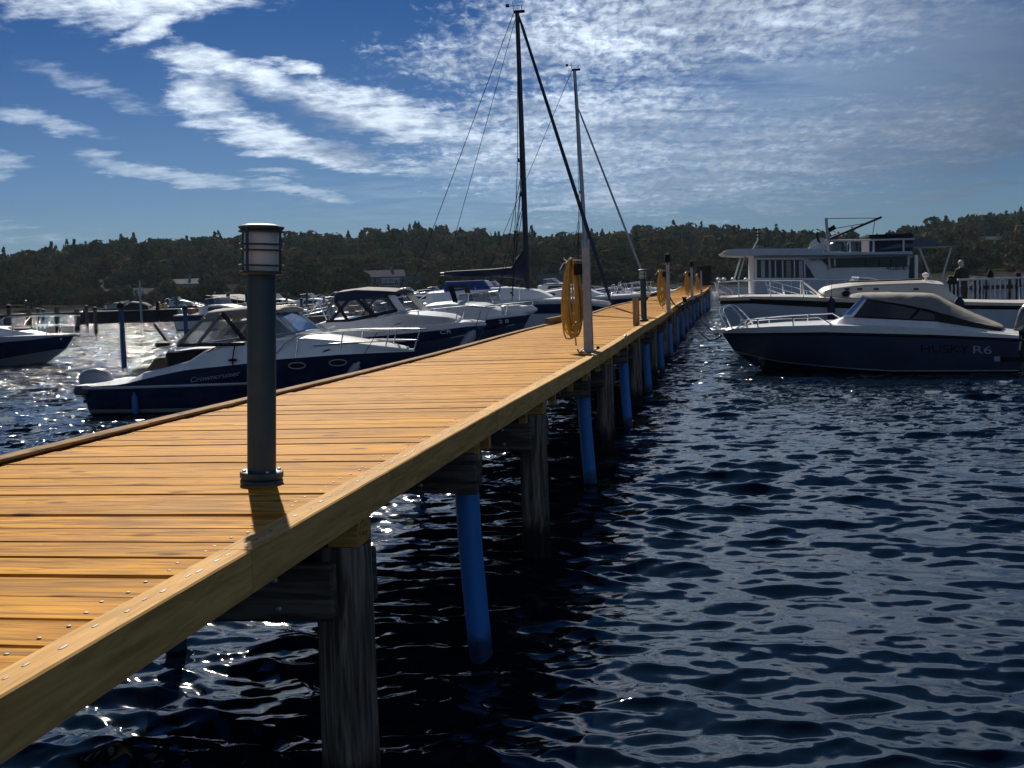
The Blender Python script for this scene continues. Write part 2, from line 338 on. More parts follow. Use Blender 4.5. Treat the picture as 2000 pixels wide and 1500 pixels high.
# ------------------------------------------------------------------ mesh helpers
class MB:
    def __init__(s): s.v = []; s.f = []; s.mi = []; s.sm = []; s.tint = None
    def add(s, V, F, mi=0, smooth=False):
        o = len(s.v); s.v += [tuple(p) for p in V]
        for f in F: s.f.append(tuple(i+o for i in f)); s.mi.append(mi); s.sm.append(smooth)
        return s
    def box(s, c, d, rz=0.0, mi=0, ry=0.0, rx=0.0):
        hx, hy, hz = d[0]/2, d[1]/2, d[2]/2
        V = [Vector((a*hx, b*hy, e*hz)) for e in (-1, 1) for b in (-1, 1) for a in (-1, 1)]
        if rx or ry or rz:
            Rm = Matrix.Rotation(rz, 3, 'Z') @ Matrix.Rotation(ry, 3, 'Y') @ Matrix.Rotation(rx, 3, 'X'); V = [Rm @ p for p in V]
        V = [p + Vector(c) for p in V]
        return s.add(V, [(0, 2, 3, 1), (4, 5, 7, 6), (0, 1, 5, 4), (2, 6, 7, 3), (0, 4, 6, 2), (1, 3, 7, 5)], mi)
    def tube(s, pts, r, n=8, mi=0, closed=False, cap=True):
        P = [Vector(p) for p in pts]; k = len(P)
        rr = r if isinstance(r, (list, tuple)) else [r]*k
        V = []; up = None
        for i in range(k):
            a = P[i-1] if (i > 0 or closed) else P[i]; b = P[(i+1) % k] if (i < k-1 or closed) else P[i]
            d = (b-a).normalized() if (b-a).length > 1e-9 else Vector((0, 0, 1))
            if up is None: up = Vector((0, 0, 1)) if abs(d.z) < 0.9 else Vector((1, 0, 0))
            x = d.cross(up)
            if x.length < 1e-6: up = Vector((1, 0, 0)) if abs(d.x) < .9 else Vector((0, 1, 0)); x = d.cross(up)
            x.normalize(); y = x.cross(d).normalized(); up = y
            for j in range(n):
                t = 2*PI*j/n; V.append(P[i] + rr[i]*(math.cos(t)*x + math.sin(t)*y))
        F = []
        for i in range(k if closed else k-1):
            for j in range(n):
                a = i*n+j; b = i*n+(j+1) % n; i2 = (i+1) % k
                F.append((a, b, i2*n+(j+1) % n, i2*n+j))
        s.add(V, F, mi, True)
        if cap and not closed:
            o = len(s.v)-k*n
            s.f.append(tuple(o+j for j in reversed(range(n)))); s.mi.append(mi); s.sm.append(False)
            s.f.append(tuple(o+(k-1)*n+j for j in range(n))); s.mi.append(mi); s.sm.append(False)
        return s
    def lathe(s, prof, c=(0, 0, 0), n=24, mi=0, sx=1.0, sy=1.0):
        V = []
        for r, z in prof:
            for j in range(n):
                t = 2*PI*j/n; V.append((c[0]+sx*r*math.cos(t), c[1]+sy*r*math.sin(t), c[2]+z))
        F = []
        for i in range(len(prof)-1):
            for j in range(n): F.append((i*n+j, i*n+(j+1) % n, (i+1)*n+(j+1) % n, (i+1)*n+j))
        s.add(V, F, mi, True)
        o = len(s.v)-len(V); k = len(prof)-1
        if prof[0][0] > 1e-6: s.f.append(tuple(o+j for j in reversed(range(n)))); s.mi.append(mi); s.sm.append(False)
        if prof[k][0] > 1e-6: s.f.append(tuple(o+k*n+j for j in range(n))); s.mi.append(mi); s.sm.append(False)
        return s
    def slab(s, poly, axis, a, b, mi=0):
        """polygon in the two other axes extruded along axis ('y': poly is x,z ; 'z': poly is x,y ; 'x': poly is y,z)"""
        def p3(p, h): return {'y': (p[0], h, p[1]), 'z': (p[0], p[1], h), 'x': (h, p[0], p[1])}[axis]
        n = len(poly); V = [p3(p, a) for p in poly] + [p3(p, b) for p in poly]
        F = [tuple(range(n)), tuple(range(2*n-1, n-1, -1))] + [(i, i+n, (i+1) % n+n, (i+1) % n) for i in range(n)]
        return s.add(V, F, mi)
    def ell(s, c, r, nu=14, nv=9, mi=0, p=1.0):
        V = []; F = []
        for i in range(nv+1):
            ph = PI*i/nv
            for j in range(nu):
                th = 2*PI*j/nu
                sg = lambda q: math.copysign(abs(q)**p, q)
                V.append((c[0]+r[0]*sg(math.sin(ph))*sg(math.cos(th)), c[1]+r[1]*sg(math.sin(ph))*sg(math.sin(th)), c[2]+r[2]*sg(math.cos(ph))))
        for i in range(nv):
            for j in range(nu): F.append((i*nu+j, (i+1)*nu+j, (i+1)*nu+(j+1) % nu, i*nu+(j+1) % nu))
        return s.add(V, F, mi, True)
    def loft(s, secs, mi=None, closed=False, caps=True, smooth=True, mids=None):
        """secs: list of equal-length point rows; mids: material per strip"""
        n = len(secs[0]); V = [p for q in secs for p in q]; o = len(s.v); s.v += [tuple(p) for p in V]
        m = n if closed else n-1
        for i in range(len(secs)-1):
            for j in range(m):
                s.f.append((o+i*n+j, o+(i+1)*n+j, o+(i+1)*n+(j+1) % n, o+i*n+(j+1) % n))
                s.mi.append(mids[j] if mids else (mi or 0)); s.sm.append(smooth)
        if caps:
            s.f.append(tuple(o+j for j in range(n))); s.mi.append(mi or 0); s.sm.append(False)
            k = o+(len(secs)-1)*n
            s.f.append(tuple(k+j for j in reversed(range(n)))); s.mi.append(mi or 0); s.sm.append(False)
        return s

def obj(name, mb, mats, parent=None, loc=(0, 0, 0), rz=0.0, bevel=0.0, sharp=40, fix=True):
    me = bpy.data.meshes.new(name); me.from_pydata(mb.v, [], mb.f)
    if not isinstance(mats, (list, tuple)): mats = [mats]
    for m in mats: me.materials.append(m if not isinstance(m, str) else M[m])
    me.polygons.foreach_set('material_index', mb.mi); me.polygons.foreach_set('use_smooth', mb.sm)
    if mb.tint is not None:
        a = me.color_attributes.new('tint', 'FLOAT_COLOR', 'POINT'); a.data.foreach_set('color', np.asarray(mb.tint, dtype=np.float32).ravel())
    if fix:
        bm = bmesh.new(); bm.from_mesh(me); bmesh.ops.remove_doubles(bm, verts=bm.verts, dist=1e-5)
        bmesh.ops.recalc_face_normals(bm, faces=bm.faces); bm.to_mesh(me); bm.free()
    try: me.set_sharp_from_angle(angle=R(sharp))
    except Exception: pass
    me.update()
    o = bpy.data.objects.new(name, me); COL.objects.link(o); o.location = loc; o.rotation_euler = (0, 0, rz)
    if parent is not None: o.parent = parent
    if bevel:
        md = o.modifiers.new('bevel', 'BEVEL'); md.width = bevel; md.segments = 2; md.limit_method = 'ANGLE'; md.angle_limit = R(35)
    return o
def thing(name, label, cat, loc=(0, 0, 0), rz=0.0, group=None):
    o = bpy.data.objects.new(name, None); COL.objects.link(o); o.location = loc; o.rotation_euler = (0, 0, rz)
    o.empty_display_size = 0.2
    return tag(o, label, cat, group)
def tag(o, label, cat, group=None):
    o['label'] = label; o['category'] = cat
    if group: o['group'] = group
    return o
def kind(o, k): o['kind'] = k; return o
def dup(root, loc, rz=None, label=None):
    r = root.copy(); COL.objects.link(r); r.location = loc
    if rz is not None: r.rotation_euler = (0, 0, rz)
    if label: r['label'] = label
    for ch in list(root.children):
        c = ch.copy(); COL.objects.link(c); c.parent = r
        for g in list(ch.children):
            d = g.copy(); COL.objects.link(d); d.parent = c
    return r
def interp(pts, x):
    p = sorted(pts)
    if x <= p[0][0]: return p[0][1] + (0 if len(p) < 2 else 0)
    for a, b in zip(p, p[1:]):
        if x <= b[0]: return a[1] + (b[1]-a[1])*(x-a[0])/max(1e-9, b[0]-a[0])
    return p[-1][1]
def arc(p0, p1, sag, n=14):
    a, b = Vector(p0), Vector(p1)
    return [a.lerp(b, i/n) - Vector((0, 0, sag*4*(i/n)*(1-i/n))) for i in range(n+1)]
def text_mesh(name, s, size, mat_, parent, loc, mw, extrude=0.002, shear=0.0, sx=1.0):
    cu = bpy.data.curves.new(name, 'FONT'); cu.body = s; cu.size = size; cu.extrude = extrude; cu.shear = shear
    o = bpy.data.objects.new(name, cu); COL.objects.link(o)
    me = bpy.data.meshes.new_from_object(o.evaluated_get(bpy.context.evaluated_depsgraph_get()))
    bpy.data.objects.remove(o); bpy.data.curves.remove(cu)
    me.materials.clear(); me.materials.append(M[mat_])
    for v in me.vertices: v.co.x *= sx
    ob = bpy.data.objects.new(name, me); COL.objects.link(ob); ob.parent = parent
    ob.matrix_local = Matrix.Translation(loc) @ mw.to_4x4()
    return ob
NEAR_NEG = Matrix(((1, 0, 0), (0, 0, -1), (0, 1, 0)))     # lettering on a side that faces local -y
NEAR_POS = Matrix(((-1, 0, 0), (0, 0, 1), (0, 1, 0)))     # lettering on a side that faces local +y

# ------------------------------------------------------------------ water
def np_obj(name, V, F, mats, smooth=True, tint=None, parent=None):
    me = bpy.data.meshes.new(name); V = np.asarray(V, np.float32); F = np.asarray(F, np.int32); k = F.shape[1]
    me.vertices.add(len(V)); me.vertices.foreach_set('co', V.ravel())
    me.loops.add(F.size); me.loops.foreach_set('vertex_index', F.ravel())
    me.polygons.add(len(F)); me.polygons.foreach_set('loop_start', np.arange(0, F.size, k, dtype=np.int32)); me.polygons.foreach_set('loop_total', np.full(len(F), k, np.int32))
    me.polygons.foreach_set('use_smooth', np.full(len(F), smooth))
    for m in mats: me.materials.append(m)
    if tint is not None:
        a = me.color_attributes.new('tint', 'FLOAT_COLOR', 'POINT'); a.data.foreach_set('color', np.asarray(tint, np.float32).ravel())
    me.update(calc_edges=True)
    o = bpy.data.objects.new(name, me); COL.objects.link(o)
    if parent is not None: o.parent = parent
    return o
def build_water():
    m, t, b = mat('harbour_water')
    ge = t.new('ShaderNodeNewGeometry'); pos = ge.outputs['Position']
    b.inputs['Roughness'].default_value = 0.06; b.inputs['IOR'].default_value = 1.42
    n0 = t.noise(t.scale(pos, 1, 1, 0), 0.06, 3, 0.5)
    t.put(b.inputs['Base Color'], t.mix(n0, (0.0022, 0.0065, 0.0130), (0.0034, 0.0095, 0.0185)))
    # ripples finer than the mesh tilt the surface normal
    big = t.noise(t.scale(pos, 0.8, 1.25, 0.0), 2.4, 3, 0.55, 0.4, color=True)
    fin = t.noise(t.scale(pos, 0.8, 1.3, 0.0), 6.0, 3, 0.6, 0.3, color=True)
    cd = t.v('LENGTH', t.v('SUBTRACT', pos, (0.0, 0.0, 0.0))); near = t.smooth(cd, 6.0, 36.0, 0.10, 3.1)
    cap = t.noise(t.scale(pos, 0.7, 1.3, 0.0), 17.0, 2, 0.5, 0.3, color=True); d3 = t.scale(t.v('SUBTRACT', cap, (0.5, 0.5, 0.5)), 0.10, 0.16, 0.0)
    d1 = t.scale(t.v('SUBTRACT', big, (0.5, 0.5, 0.5)), 0.75, 1.15, 0.0)
    d2 = t.scale(t.v('SUBTRACT', fin, (0.5, 0.5, 0.5)), 0.95, 1.35, 0.0)
    patch = t.smooth(t.noise(t.scale(pos, 1, 1, 0), 0.22, 3, 0.6), 0.3, 0.7, 0.7, 1.25)
    nn = t.v('NORMALIZE', t.v('ADD', t.v('ADD', ge.outputs['Normal'], t.v('SCALE', d3, patch)), t.v('SCALE', t.v('ADD', d1, d2), t.m('MULTIPLY', near, patch))))
    t.l.new(nn, b.inputs['Normal'])
    rs = [0.6]
    while rs[-1] < 700: rs.append(rs[-1]*(1.0034 if rs[-1] < 30 else 1.0075) + 0.0008)
    rs = np.array(rs); na = 900; an = np.linspace(R(-62), R(62), na)
    rr, aa = np.meshgrid(rs, an, indexing='ij'); X = rr*np.sin(aa); Y = rr*np.cos(aa)-0.3
    cell = np.maximum(rr*0.0036, rr*(an[1]-an[0])); Z = np.zeros_like(X); DX = np.zeros_like(X); DY = np.zeros_like(X)
    g = np.random.default_rng(21); wind = R(-104)
    # patchy energy so that crests come in groups
    E = 1 + 0.28*np.sin(X*0.55+0.3*Y+1)*np.sin(Y*0.37-0.2*X) + 0.2*np.sin(X*1.3-Y*0.9+2)
    N = 110
    for i in range(N):
        lam = 0.070*(1.7/0.070)**((i+g.random())/N)
        th = wind + g.normal(0, 0.38 if lam > .16 else .55); k = 2*PI/lam
        slope = 0.041*(1.0 if lam < 0.28 else (0.28/lam)**0.68)*(0.8 if lam < .11 else 1)
        A = slope/k; ph = g.random()*2*PI
        fade = np.clip((lam/cell-2.5)/2.5, 0, 1)*E
        wx, wy = math.cos(th), math.sin(th); q = k*(X*wx+Y*wy)+ph
        Z += A*fade*np.sin(q); s_ = A*fade*np.cos(q)*0.95; DX += s_*wx; DY += s_*wy
    Z = Z*(1 + 0.25*np.minimum(np.abs(Z), 0.05)/0.03)
    V = np.stack([X+DX, Y+DY, Z], -1).reshape(-1, 3)
    i, j = np.meshgrid(np.arange(len(rs)-1), np.arange(na-1), indexing='ij'); a = (i*na+j).ravel()
    F = np.stack([a, a+1, a+na+1, a+na], -1)[:, ::-1]
    o = np_obj('water', V, F, [m]); kind(o, 'structure')
build_water()

# ------------------------------------------------------------------ far shore: hills, woods, houses
RIDGE = [(-200, 520), (0, 512), (60, 506), (125, 498), (200, 491), (250, 487), (330, 485), (400, 478), (480, 474), (560, 470), (640, 473), (700, 471), (770, 463), (830, 461), (890, 466), (950, 473), (1040, 475),
         (1110, 475), (1180, 467), (1250, 463), (1340, 459), (1420, 462), (1500, 467), (1570, 474), (1640, 482), (1700, 480), (1760, 474), (1800, 461), (1850, 452), (1900, 445), (1960, 437), (2010, 431), (2200, 420)]
R0, R1 = 265.0, 640.0
def az_el(px, py):
    d = ray(px, py); return math.atan2(d.x, d.y), d.z/math.hypot(d.x, d.y)
_az = []; _h = []
for px, py in RIDGE:
    a, e = az_el(px, py); _az.append(a); _h.append(CH + e*R1 - 6.4)
def hash2(x, y, s): return np.sin(x*s+1.7*s)*np.cos(y*s*1.13+s)
HOUSES = [  # photo x, photo y of the base centre, distance, width, depth, wall height, roof rise, turn, wall, roof
    (122, 596, 330, 9, 6, 2.6, 2.4, 12, (.05, .045, .045), (.11,.12,.13), 'low brown boathouse with a pale grey roof on the far left shore'),
    (205, 583, 385, 8, 6, 3.0, 2.6, 50, (.05, .05, .055), (.10,.11,.12), 'dark cottage high among the trees with one sunlit roof slope'),
    (236, 598, 330, 11, 6, 2.6, 1.9, -8, (.10, .11, .12), (.30,.32,.34), 'grey shed on the shore with the brightest pale roof at left'),
    (340, 602, 320, 14, 7, 3.6, 1.6, 4, (.14,.16,.19), (.08,.09,.10), 'long grey boathouse with dark window openings on the left shore'),
    (362, 592, 335, 7, 6, 5.2, 1.2, 0, (.17,.19,.22), (.20,.21,.23), 'two storey grey house rising behind the long boathouse'),
    (402, 578, 380, 8, 6, 3.0, 1.8, -15, (.16, .16, .17), (.06,.06,.07), 'small dark house with a pale dormer above the lamp side shore'),
    (455, 596, 325, 12, 7, 3.2, 2.2, 10, (.13, .14, .15), (.07,.07,.08), 'dark barn beside the bollard lamp on the far shore'),
    (752, 580, 310, 9.5, 8, 5.2, 1.6, 3, (.075, .13, .22), (.03,.045,.08), 'blue three storey house with white balconies on the far shore'),
    (812, 584, 300, 5.5, 5, 2.4, 3.2, 24, (.25, .29, .35), (.12,.15,.19), 'small steep gabled pale shed beside the blue house'),
    (828, 542, 430, 8, 6, 2.6, 1.6, -10, (.30, .30, .30), (.24,.24,.24), 'cottage with a light roof high above the blue house'),
    (1083, 578, 300, 9, 6, 2.6, 2.8, 20, (.08,.09,.10), (.12, .14, .17), 'grey boathouse behind the yellow hose on the far shore'),
    (1352, 508, 480, 9, 7, 3.0, 1.8, 0, (.10, .11, .13), (.09, .10, .12), 'dark house half hidden in the woods above the pier end'),
    (1935, 498, 430, 11, 8, 2.6, 3.4, -18, (.12, .15, .20), (.16, .20, .26), 'house with a pale blue roof in the trees above the right jetty'),
    (1992, 488, 420, 9, 8, 3.0, 3.0, 25, (.10, .13, .18), (.10, .13, .18), 'dark blue roofed house cut by the right edge of the photo'),
]
HSPOT = []; HZ = []
for h in HOUSES:
    p = ray(h[0], h[1]); k = h[2]/math.hypot(p.x, p.y); HSPOT.append((p.x*k, p.y*k, h[3])); HZ.append(CH+p.z*k)
def ground_h(X, Y):
    r = np.hypot(X, Y); a = np.arctan2(X, Y); H = np.interp(a, _az, _h)
    t = np.clip((r-R0)/(R1-R0), 0, 1.25)
    prof = np.where(t < 1, t**0.85, 1-0.9*(t-1))
    w = 1.6*hash2(X, Y, 0.031)+1.0*hash2(X, Y, 0.083)+0.5*hash2(X, Y, 0.19)
    G = 0.9*np.clip((r-R0+6)/6, -1.5, 1) + (H-1)*prof + w*np.clip((r-R0)/60, 0, 1)*np.clip(1.15-t, 0.15, 1)
    for (hx, hy, hw), hz in zip(HSPOT, HZ):                      # each house stands on its own levelled plot
        hr = math.hypot(hx, hy); da = (a-math.atan2(hx, hy))*hr; k = np.exp(-(da/(hw*.85))**4)*np.clip((hr+16-r)/9, 0, 1); G = G*(1-k)+np.minimum(hz, 0.3+np.maximum(0, hz-.3)*np.clip((r-R0)/max(4, hr-R0-8), -.6, 1))*k
    return G
def build_hills():
    na, nr = 300, 70
    an = np.linspace(R(-42), R(42), na); rs = np.linspace(R0-16, 860, nr)
    rr, aa = np.meshgrid(rs, an, indexing='ij'); X = rr*np.sin(aa); Y = rr*np.cos(aa)
    rj = 6*np.sin(aa*31)+4*np.sin(aa*77+1)
    V = np.stack([X, Y, ground_h(X-np.sin(aa)*rj, Y-np.cos(aa)*rj)], -1).reshape(-1, 3)
    i, j = np.meshgrid(np.arange(nr-1), np.arange(na-1), indexing='ij'); a = (i*na+j).ravel()
    F = np.stack([a, a+1, a+na+1, a+na], -1)[:, ::-1]
    m, t, b = mat('hill_ground')
    p = t.new('ShaderNodeNewGeometry').outputs['Position']; sx = t.new('ShaderNodeSeparateXYZ'); t.l.new(p, sx.inputs[0])
    n = t.noise(p, 0.15, 5, 0.65); n2 = t.noise(p, 0.9, 4, 0.6)
    soil = t.mix(n, (0.012, 0.016, 0.008), (0.032, 0.030, 0.015)); rock = t.mix(n2, (0.018, 0.018, 0.020), (0.06, 0.06, 0.06))
    f = t.smooth(t.m('ADD', sx.outputs[2], t.m('MULTIPLY', n, 3.0)), 1.6, 3.0)
    t.put(b.inputs['Base Color'], t.mix(f, rock, soil)); b.inputs['Roughness'].default_value = 1.0; b.inputs['Specular IOR Level'].default_value = 0.0
    kind(np_obj('hills', V, F, [m]), 'structure')
build_hills()

def leaf_mat():
    m, t, b = mat('foliage')
    at = t.new('ShaderNodeAttribute'); at.attribute_name = 'tint'
    oi = t.new('ShaderNodeObjectInfo'); p = t.new('ShaderNodeNewGeometry').outputs['Position']
    n = t.noise(p, 1.1, 3, 0.6)
    c = t.v('SCALE', at.outputs['Color'], t.m('ADD', 0.55, t.m('MULTIPLY', n, 0.9)))
    c = t.v('SCALE', c, t.m('ADD', 0.75, t.m('MULTIPLY', oi.outputs['Random'], 0.5)))
    t.put(b.inputs['Base Color'], c); b.inputs['Roughness'].default_value = 0.9; b.inputs['Specular IOR Level'].default_value = 0.0
    tr = t.new('ShaderNodeBsdfTranslucent'); t.put(tr.inputs['Color'], t.scale(c, 0.9, 0.95, 0.5))
    mx = t.new('ShaderNodeMixShader'); mx.inputs[0].default_value = 0.10
    t.l.new(b.outputs[0], mx.inputs[1]); t.l.new(tr.outputs[0], mx.inputs[2])
    out = [x for x in t.n if x.type == 'OUTPUT_MATERIAL'][0]; t.l.new(mx.outputs[0], out.inputs[0])
    return m
M['leaf'] = leaf_mat()
M['bark'] = pmat('bark', (0.05, 0.038, 0.028), 0.9, var=0.35, scale=3, bump=0.4, bscale=8)
def crown(g, kind_, n, W, H):
    """leaf clumps through the crown of a tree W wide, H tall, base at z=0"""
    P = []; Nn = []; S = []
    if kind_ == 'round':
        L = [(g.normal(0, W*.20), g.normal(0, W*.20), H*g.uniform(.38, .80), W*g.uniform(.22, .33)) for _ in range(6)] + [(0, 0, H*.6, W*.36)]
        for _ in range(n):
            x, y, z, r = L[g.integers(len(L))]
            d = g.normal(size=3); d[2] = d[2]*0.9+0.25; d /= np.linalg.norm(d)
            P.append((x+d[0]*r, y+d[1]*r, z+d[2]*r*0.85)); q = d+g.normal(0, .28, 3); Nn.append(q/np.linalg.norm(q)); S.append(W*g.uniform(.07, .14))
    else:
        for _ in range(n):
            f = g.random()**1.35; z = H*(0.10+0.90*f)
            tier = 0.72+0.34*math.sin(f*26+g.normal(0, .5)); rad = W*0.5*(1-f)**0.62*tier*math.sqrt(g.uniform(.35, 1))
            a = g.uniform(0, 2*PI); d = np.array((math.cos(a), math.sin(a), 0.55)); q = d+g.normal(0, .3, 3)
            P.append((rad*math.cos(a), rad*math.sin(a), z-0.12*rad)); Nn.append(q/np.linalg.norm(q)); S.append(W*g.uniform(.08, .15)*(1.05-.35*f))
    P = np.array(P); Nn = np.array(Nn); S = np.array(S)[:, None]
    t = np.cross(Nn, g.normal(size=Nn.shape)); t /= np.linalg.norm(t, axis=1)[:, None]; bt = np.cross(Nn, t)
    asp = g.uniform(.6, 1.3, (len(P), 1)); bend = Nn*S*g.uniform(-.5, .1, (len(P), 1))
    q = np.stack([P+t*S*asp+bend, P+bt*S/asp, P-t*S*asp+bend, P-bt*S/asp], 1)
    return q.reshape(-1, 3)
TINTS_R = [(.044, .052, .030), (.034, .046, .027), (.054, .056, .032), (.058, .053, .031), (.032, .045, .029), (.068, .052, .032)]
TINTS_C = [(.018, .030, .016), (.024, .036, .018), (.030, .036, .016), (.016, .026, .018)]
PROTO = {'round': [crown(np.random.default_rng(100+i), 'round', 125, 7.0, 7.6) for i in range(6)],
         'cone': [crown(np.random.default_rng(200+i), 'cone', 110, 5.6, 8.4) for i in range(5)]}
def pick(g, py_frac):
    """conifers near the ridge, broadleaf lower down"""
    return 'cone' if g.random() < (0.10+0.42*py_frac**1.6) else 'round'
def build_woods():
    g = np.random.default_rng(77); Vs = []; Ts = []; singles = []
    r = R0+4; spots = []
    while r < R1+60:
        step = 2.6+3.0*min(1, max(0, (r-R0)/(R1-R0)*1.4))
        a = R(-30)
        while a < R(30):
            aa = a+g.normal(0, .3)*step/r; rr = r+g.normal(0, .5)*step
            spots.append((rr*math.sin(aa), rr*math.cos(aa), rr, aa)); a += step/r
        r += step*0.95
    for x, y, rr, aa in spots:
        t = (rr-R0)/(R1-R0)
        skip = False
        for hx, hy, hw in HSPOT:
            hr = math.hypot(hx, hy)
            if abs(math.atan2(x, y)-math.atan2(hx, hy))*hr < hw*0.6 and rr < hr+6: skip = g.random() < (.97 if rr > hr-16 else .72)
        if skip or g.random() < 0.06 or (t < 0.06 and g.random() < 0.35): continue
        kd = pick(g, min(1, max(0, t))); q = PROTO[kd][g.integers(len(PROTO[kd]))]
        s = g.choice([.62, .8, 1.0, 1.25, 1.5], p=[.22, .26, .26, .18, .08])*g.uniform(.9, 1.1)*(0.45+0.50*min(1, max(0, t)*1.6)); c, sn = math.cos(g.uniform(0, 6.28)), 0; th = g.uniform(0, 2*PI); c, sn = math.cos(th), math.sin(th)
        z = float(ground_h(np.array(x), np.array(y)))-0.3
        tt = (TINTS_C if kd == 'cone' else TINTS_R); tc = np.array(tt[g.integers(len(tt))])*g.uniform(.80, 1.45)
        single = (t < 0.10 and g.random() < 0.10 and len(singles) < 140) or (0.95 < t < 1.02 and g.random() < 0.14 and len(singles) < 270)
        if single: singles.append((kd, int(g.integers(4)), x, y, z, s, th, tuple(tc), t)); continue
        w = np.stack([(q[:, 0]*c-q[:, 1]*sn)*s+x, (q[:, 0]*sn+q[:, 1]*c)*s+y, q[:, 2]*s*g.uniform(.85, 1.2)+z], -1)
        Vs.append(w); Ts.append(np.tile(np.append(tc, 1.0), (len(w), 1)))
    V = np.concatenate(Vs); F = np.arange(len(V)).reshape(-1, 4)
    o = np_obj('woodland', V, F, [M['leaf']], smooth=False, tint=np.concatenate(Ts)); kind(o, 'stuff')
    tag(o, 'dense dark wood covering the hills behind the marina', 'woodland')
    # trees that can be told apart along the shore and on the skyline: one thing each, crown and trunk
    proto = {}
    for n, (kd, v, x, y, z, s, th, tc, t) in enumerate(singles):
        key = (kd, v)
        name = 'conifer' if kd == 'cone' else 'broadleaf_tree'
        if key not in proto:
            root = thing(name, '', 'tree')
            q = PROTO[kd][v]; f = np.arange(len(q)).reshape(-1, 4); tt = (TINTS_C if kd == 'cone' else TINTS_R)[v]
            np_obj('crown', q, f, [M['leaf']], smooth=False, tint=np.tile((*tt, 1.0), (len(q), 1)), parent=root)
            mb = MB(); H = 7.5 if kd == 'cone' else 5.5
            mb.tube([(0, 0, -0.5), (0.05, 0.02, H*.4), (0, 0.08, H)], [.20, .15, .04], 6)
            if kd == 'round':
                for k in range(5):
                    a = k*1.3; mb.tube([(0, 0, 2.2+.5*k), (math.cos(a)*1.5, math.sin(a)*1.5, 4.4+.4*k)], [.09, .03], 5)
            obj('trunk', mb, 'bark', root); proto[key] = root; o = root
            o.location = (x, y, z); o.rotation_euler = (0, 0, th)
        else: o = dup(proto[key], (x, y, z), th)
        o.scale = (s, s, s)
        if t > .5: o['label'] = 'dark conifer on the ridge standing out against the sky' if kd == 'cone' else 'rounded broadleaf tree on the ridge among the conifers'; o['group'] = 'conifers on the skyline' if kd == 'cone' else 'broadleaf trees on the skyline'
        else: o['label'] = 'narrow dark conifer near the waterside of the far shore' if kd == 'cone' else 'rounded olive tree near the waterside of the far shore'; o['group'] = 'conifers along the far shore' if kd == 'cone' else 'broadleaf trees along the far shore'
build_woods()

def build_houses():
    for (px, py, dist, w, d, h, rise, turn, wc, rc, label), (hx, hy, _) in zip(HOUSES, HSPOT):
        z = CH + ray(px, py).z*(dist/math.hypot(ray(px, py).x, ray(px, py).y))
        root = thing('house', label, 'house', (hx, hy, z), -math.atan2(hx, hy)+R(turn), 'houses on the far shore')
        wm = pmat('painted_cladding', wc, 0.8, var=0.12, scale=1.2, stretch=(3, 3, .4), dirt=0.3); rm = pmat('roof_covering', tuple(v*.7 for v in rc), 0.95, var=0.2, scale=1.5, dirt=0.3, spec=0.05)
        mb = MB(); mb.box((0, 0, h/2-2), (w, d, h+4)); mb.slab([(-d/2, h), (d/2, h), (0, h+rise)], 'x', -w/2, w/2); obj('wall', mb, wm, root)
        mb = MB(); ov = 0.5
        for s in (-1, 1):
            L = math.hypot(d/2+ov, rise*(d/2+ov)/(d/2)); ang = math.atan2(rise, d/2)
            mb.box((0, s*(d/4+ov/2), h+rise/2-rise*ov/d+0.12), (w+2*ov, L, 0.16), rx=-s*ang)
        rf = obj('roof', mb, rm, root)
        mb = MB(); mb.box((w*.22, 0.2, h+rise+.3), (.7, .7, 1.6)); obj('chimney', mb, 'concrete', rf)
        fl = 1 if h < 4.5 else 2
        for k in range(fl):
            for q in range(3):
                xx = (q-1)*w*.3; zz = h*(0.55 if fl == 1 else (.26+.46*k))
                mb = MB()
                for a, b_, c_, e_ in ((-.62, 0, .08, 1.3), (.62, 0, .08, 1.3)): mb.box((xx+a, -d/2-.03, zz), (c_, .08, e_))
                for e_ in (-.62, .62): mb.box((xx, -d/2-.03, zz+e_), (1.32, .08, .09))
                f = obj('window', mb, 'oldwhite', root)
                mb = MB(); mb.box((xx, -d/2-.012, zz), (1.16, .03, 1.16)); obj('pane', mb, 'glass', f)
        if 'blue three' in label:
            for zz in (1.9, 3.7):
                mb = MB(); mb.box((1.4, -d/2-.8, zz), (4.6, 1.5, .14)); mb.box((1.4, -d/2-1.5, zz+1.0), (4.6, .08, .12))
                for q in range(9): mb.box((1.4-2.2+q*.55, -d/2-1.5, zz+.5), (.06, .06, .95))
                obj('balcony', mb, 'oldwhite', root)
build_houses()
# a lone mast on the left ridge
def ridge_mast():
    p = az_el(124, 487); r = 620; x, y = r*math.sin(p[0]), r*math.cos(p[0]); z1 = CH+p[1]*r
    mb = MB(); mb.tube([(0, 0, -16), (0, 0, 0)], .35, 6); mb.box((0, 0, -1.0), (1.6, 1.0, 1.2)); mb.box((0, 0, -3), (1.2, 1.2, .5))
    o = obj('radio_mast', mb, 'darksteel', None, (x, y, z1)); tag(o, 'thin radio mast rising from the trees on the left ridge', 'mast')
ridge_mast()

